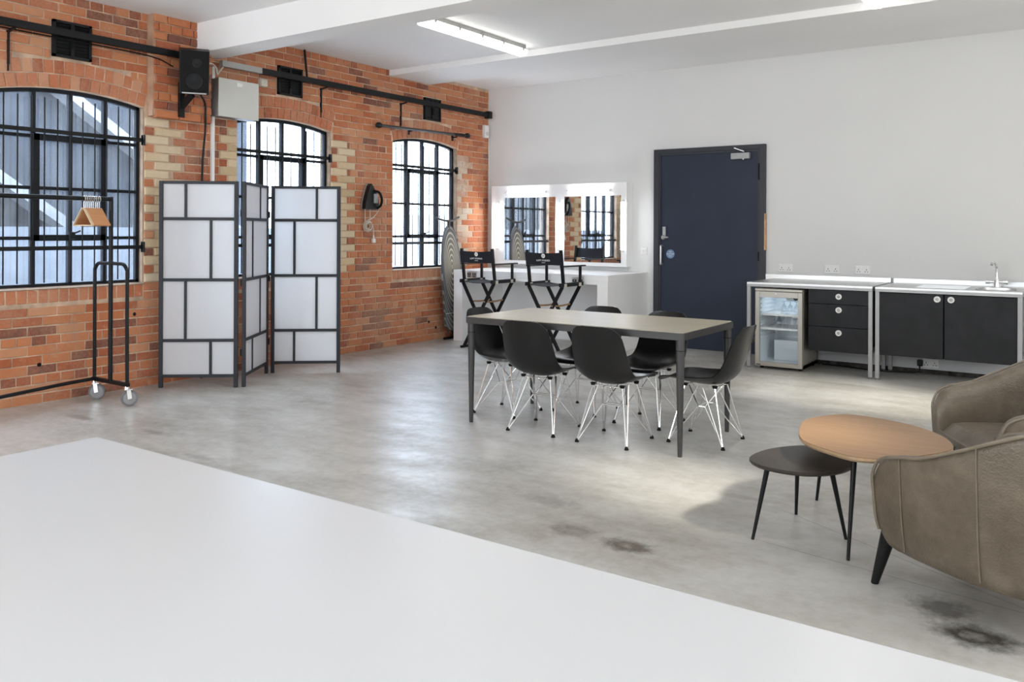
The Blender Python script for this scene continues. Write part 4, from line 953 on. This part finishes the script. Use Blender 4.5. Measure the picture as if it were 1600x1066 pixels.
# ================================================================ ARMCHAIRS
def armchair(label, loc, rz, button):
    t = thing('armchair', label, 'armchair', loc, rz, 'brown leather armchairs')
    ctl = [(.36, .352), (.27, .372), (.10, .385), (-.10, .375), (-.25, .325), (-.34, .22), (-.375, .09), (-.38, 0)]
    pl = [Vector((a, b_, 0)) for a, b_ in ctl]; pl += [Vector((p.x, -p.y, 0)) for p in reversed(pl[:-1])]
    C_ = catmull(pl, 4); n = len(C_); L = [0]
    for a, b_ in zip(C_[:-1], C_[1:]): L.append(L[-1]+(b_-a).length)
    tot = L[-1]
    def top(s_):                                                    # arm height rising to the back
        u = min(s_, tot-s_)
        K = [(0, .455), (.012, .492), (.03, .516), (.06, .535), (.10, .548), (.22, .572), (.38, .640), (.47, .684), (.56, .724), (.70, .755), (1.2, .765)]
        for (a, ha), (b_, hb) in zip(K[:-1], K[1:]):
            if u <= b_: return lerp(ha, hb, (u-a)/(b_-a))
        return .765
    secs = []; outer_top = []; seams = []
    for i, p in enumerate(C_):
        d = (C_[min(i+1, n-1)]-C_[max(i-1, 0)]).normalized(); nr = Vector((d.y, -d.x, 0))
        if nr.dot(p-Vector((.05, 0, 0))) < 0: nr = -nr
        zt = top(L[i]); u = min(L[i], tot-L[i]); zb = lerp(.178, .165, min(1, u/.35))+.035*max(0, 1-u/.05)**2; th = lerp(.062, .085, min(1, u/.4)); fl = .018
        S_ = [(-.030, zb), (-.012, zb+.03), (.004, lerp(zb, zt, .35)), (fl*.8, lerp(zb, zt, .75)), (fl, zt-.012), (fl-.012, zt), (fl-th+.014, zt-.002), (fl-th, zt-.018), (fl-th-.014, lerp(.36, zt, .5)), (fl-th-.012, .34), (-.075, zb+.02)]
        secs.append([p+nr*o_+Vector((0, 0, z_)) for o_, z_ in S_]); outer_top.append(p+nr*(fl+.004)+Vector((0, 0, zt-.006)))
        seams.append([p+nr*(o_+.002)+Vector((0, 0, z_)) for o_, z_ in S_[1:5]])
    k = len(secs[0])
    def cap(sec, fwd):
        c = sum(sec, Vector())/k; outl = []
        for sc_, f in ((.93, .010), (.70, .022)): outl.append([c+(q-c)*sc_+fwd*f for q in sec])
        return outl
    f0 = (C_[0]-C_[1]).normalized(); f1 = (C_[-1]-C_[-2]).normalized()
    c0 = cap(secs[0], f0); c1 = cap(secs[-1], f1); allr = [c0[1], c0[0]]+secs+[c1[0], c1[1]]
    vs = [q for r in allr for q in r]; fc = []
    for i in range(len(allr)-1):
        for j in range(k): fc.append((i*k+j, i*k+(j+1) % k, (i+1)*k+(j+1) % k, (i+1)*k+j))
    fc.append(tuple(range(k))); fc.append(tuple((len(allr)-1)*k+j for j in range(k)))
    sh = part('shell', MB().add(vs, fc), M['leather'], t, True)
    md = sh.modifiers.new('smooth', 'SUBSURF'); md.levels = 1; md.render_levels = 1
    # piping: front edge of each arm and the whole top line
    pipe = [q+f0*.004 for q in [secs[0][1], secs[0][2], secs[0][3]]]+outer_top+[q+f1*.004 for q in [secs[-1][3], secs[-1][2], secs[-1][1]]]
    part('piping', MB().tube(catmull(pipe, 2), .0062, 6), M['piping'], sh, True)
    for s_ in (.14, .40, .75, tot/2, tot-.75, tot-.40, tot-.14):
        i = min(range(n), key=lambda q: abs(L[q]-s_)); part('seam', MB().tube(seams[i], .0024, 5), M['piping'], sh, True)
    for s_ in (.48, tot/2, tot-.48):
        i = min(range(n), key=lambda q: abs(L[q]-s_)); part('inner_seam', MB().tube([secs[i][q]+(secs[i][7]-secs[i][4]).normalized()*.001 for q in (6, 7, 8, 9)], .0026, 5), M['piping'], sh, True)
        if button: part('button', MB().lathe(secs[i][8]*.55+secs[i][7]*.45, [(.001, -.014), (.014, -.008), (.017, 0), (.014, .008), (.001, .014)], 12), M['piping'], sh, True)
    # seat: base frame and cushion
    bm = bmesh.new(); bmesh.ops.create_grid(bm, x_segments=12, y_segments=12, size=1); 
    for q in bm.verts:
        x, y = q.co.x, q.co.y; ed = (1-x**8)*(1-y**8)
        xx = .055+x*.325; yy = y*(.268 if xx > -.15 else .268*math.sqrt(max(.15, 1-((-.15-xx)/.22)**2)))
        q.co = Vector((xx, yy, .325+.060*max(0, ed)**.35+.018*(1-x*x)*(1-y*y)))
    top_v = bm.verts[:]; r_ = bmesh.ops.extrude_face_region(bm, geom=bm.faces[:])
    for q in r_['geom']:
        if isinstance(q, bmesh.types.BMVert): q.co.z = .285
    bmesh.ops.recalc_face_normals(bm, faces=bm.faces); mb = MB(); mb.bm(bm)
    cu = part('seat_cushion', mb, M['leather'], t, True)
    part('seat_piping', MB().tube([(.383, -.255, .332), (.389, 0, .334), (.383, .255, .332)], .006, 6), M['piping'], cu, True)
    part('base', MB().box(-.28, .355, -.30, .30, .185, .30, .02), M['leather'], t, True)
    for fx_, fy_, sx, sy in ((.43, .275, .372, .268), (.43, -.275, .372, -.268), (-.34, .27, -.24, .23), (-.34, -.27, -.24, -.23)):
        part('leg', MB().tube([(fx_, fy_, 0), (sx, sy, .21)], [.014, .029], 12), M['black'], t, True, label='splayed black wooden leg')
armchair('brown leather armchair in the foreground, seen from its outer side', (6.56, -5.63, 0), math.atan2(.447, -.894), False)
armchair('brown leather armchair farther back, facing the oak coffee table', (6.54, -4.34, 0), math.atan2(-.49, -.87), True)

# ================================================================ FOREGROUND WHITE TABLE
wt = thing('white_worktable', 'large plain white table filling the foreground', 'table', (5.9, -8.45, 0))
part('top', MB().box(4.345, 7.75, -9.0, -7.832, .712, .75, .003), M['tabletop'], wt, world=True)
for x in (4.42, 7.6):
    for y in (-8.9, -7.95): part('leg', MB().box(x-.035, x+.035, y-.035, y+.035, 0, .712, .003), M['white'], wt, world=True)
part('apron', MB().box(4.45, 7.57, -7.97, -7.93, .63, .712).box(4.45, 7.57, -8.92, -8.88, .63, .712), M['white'], wt, world=True)
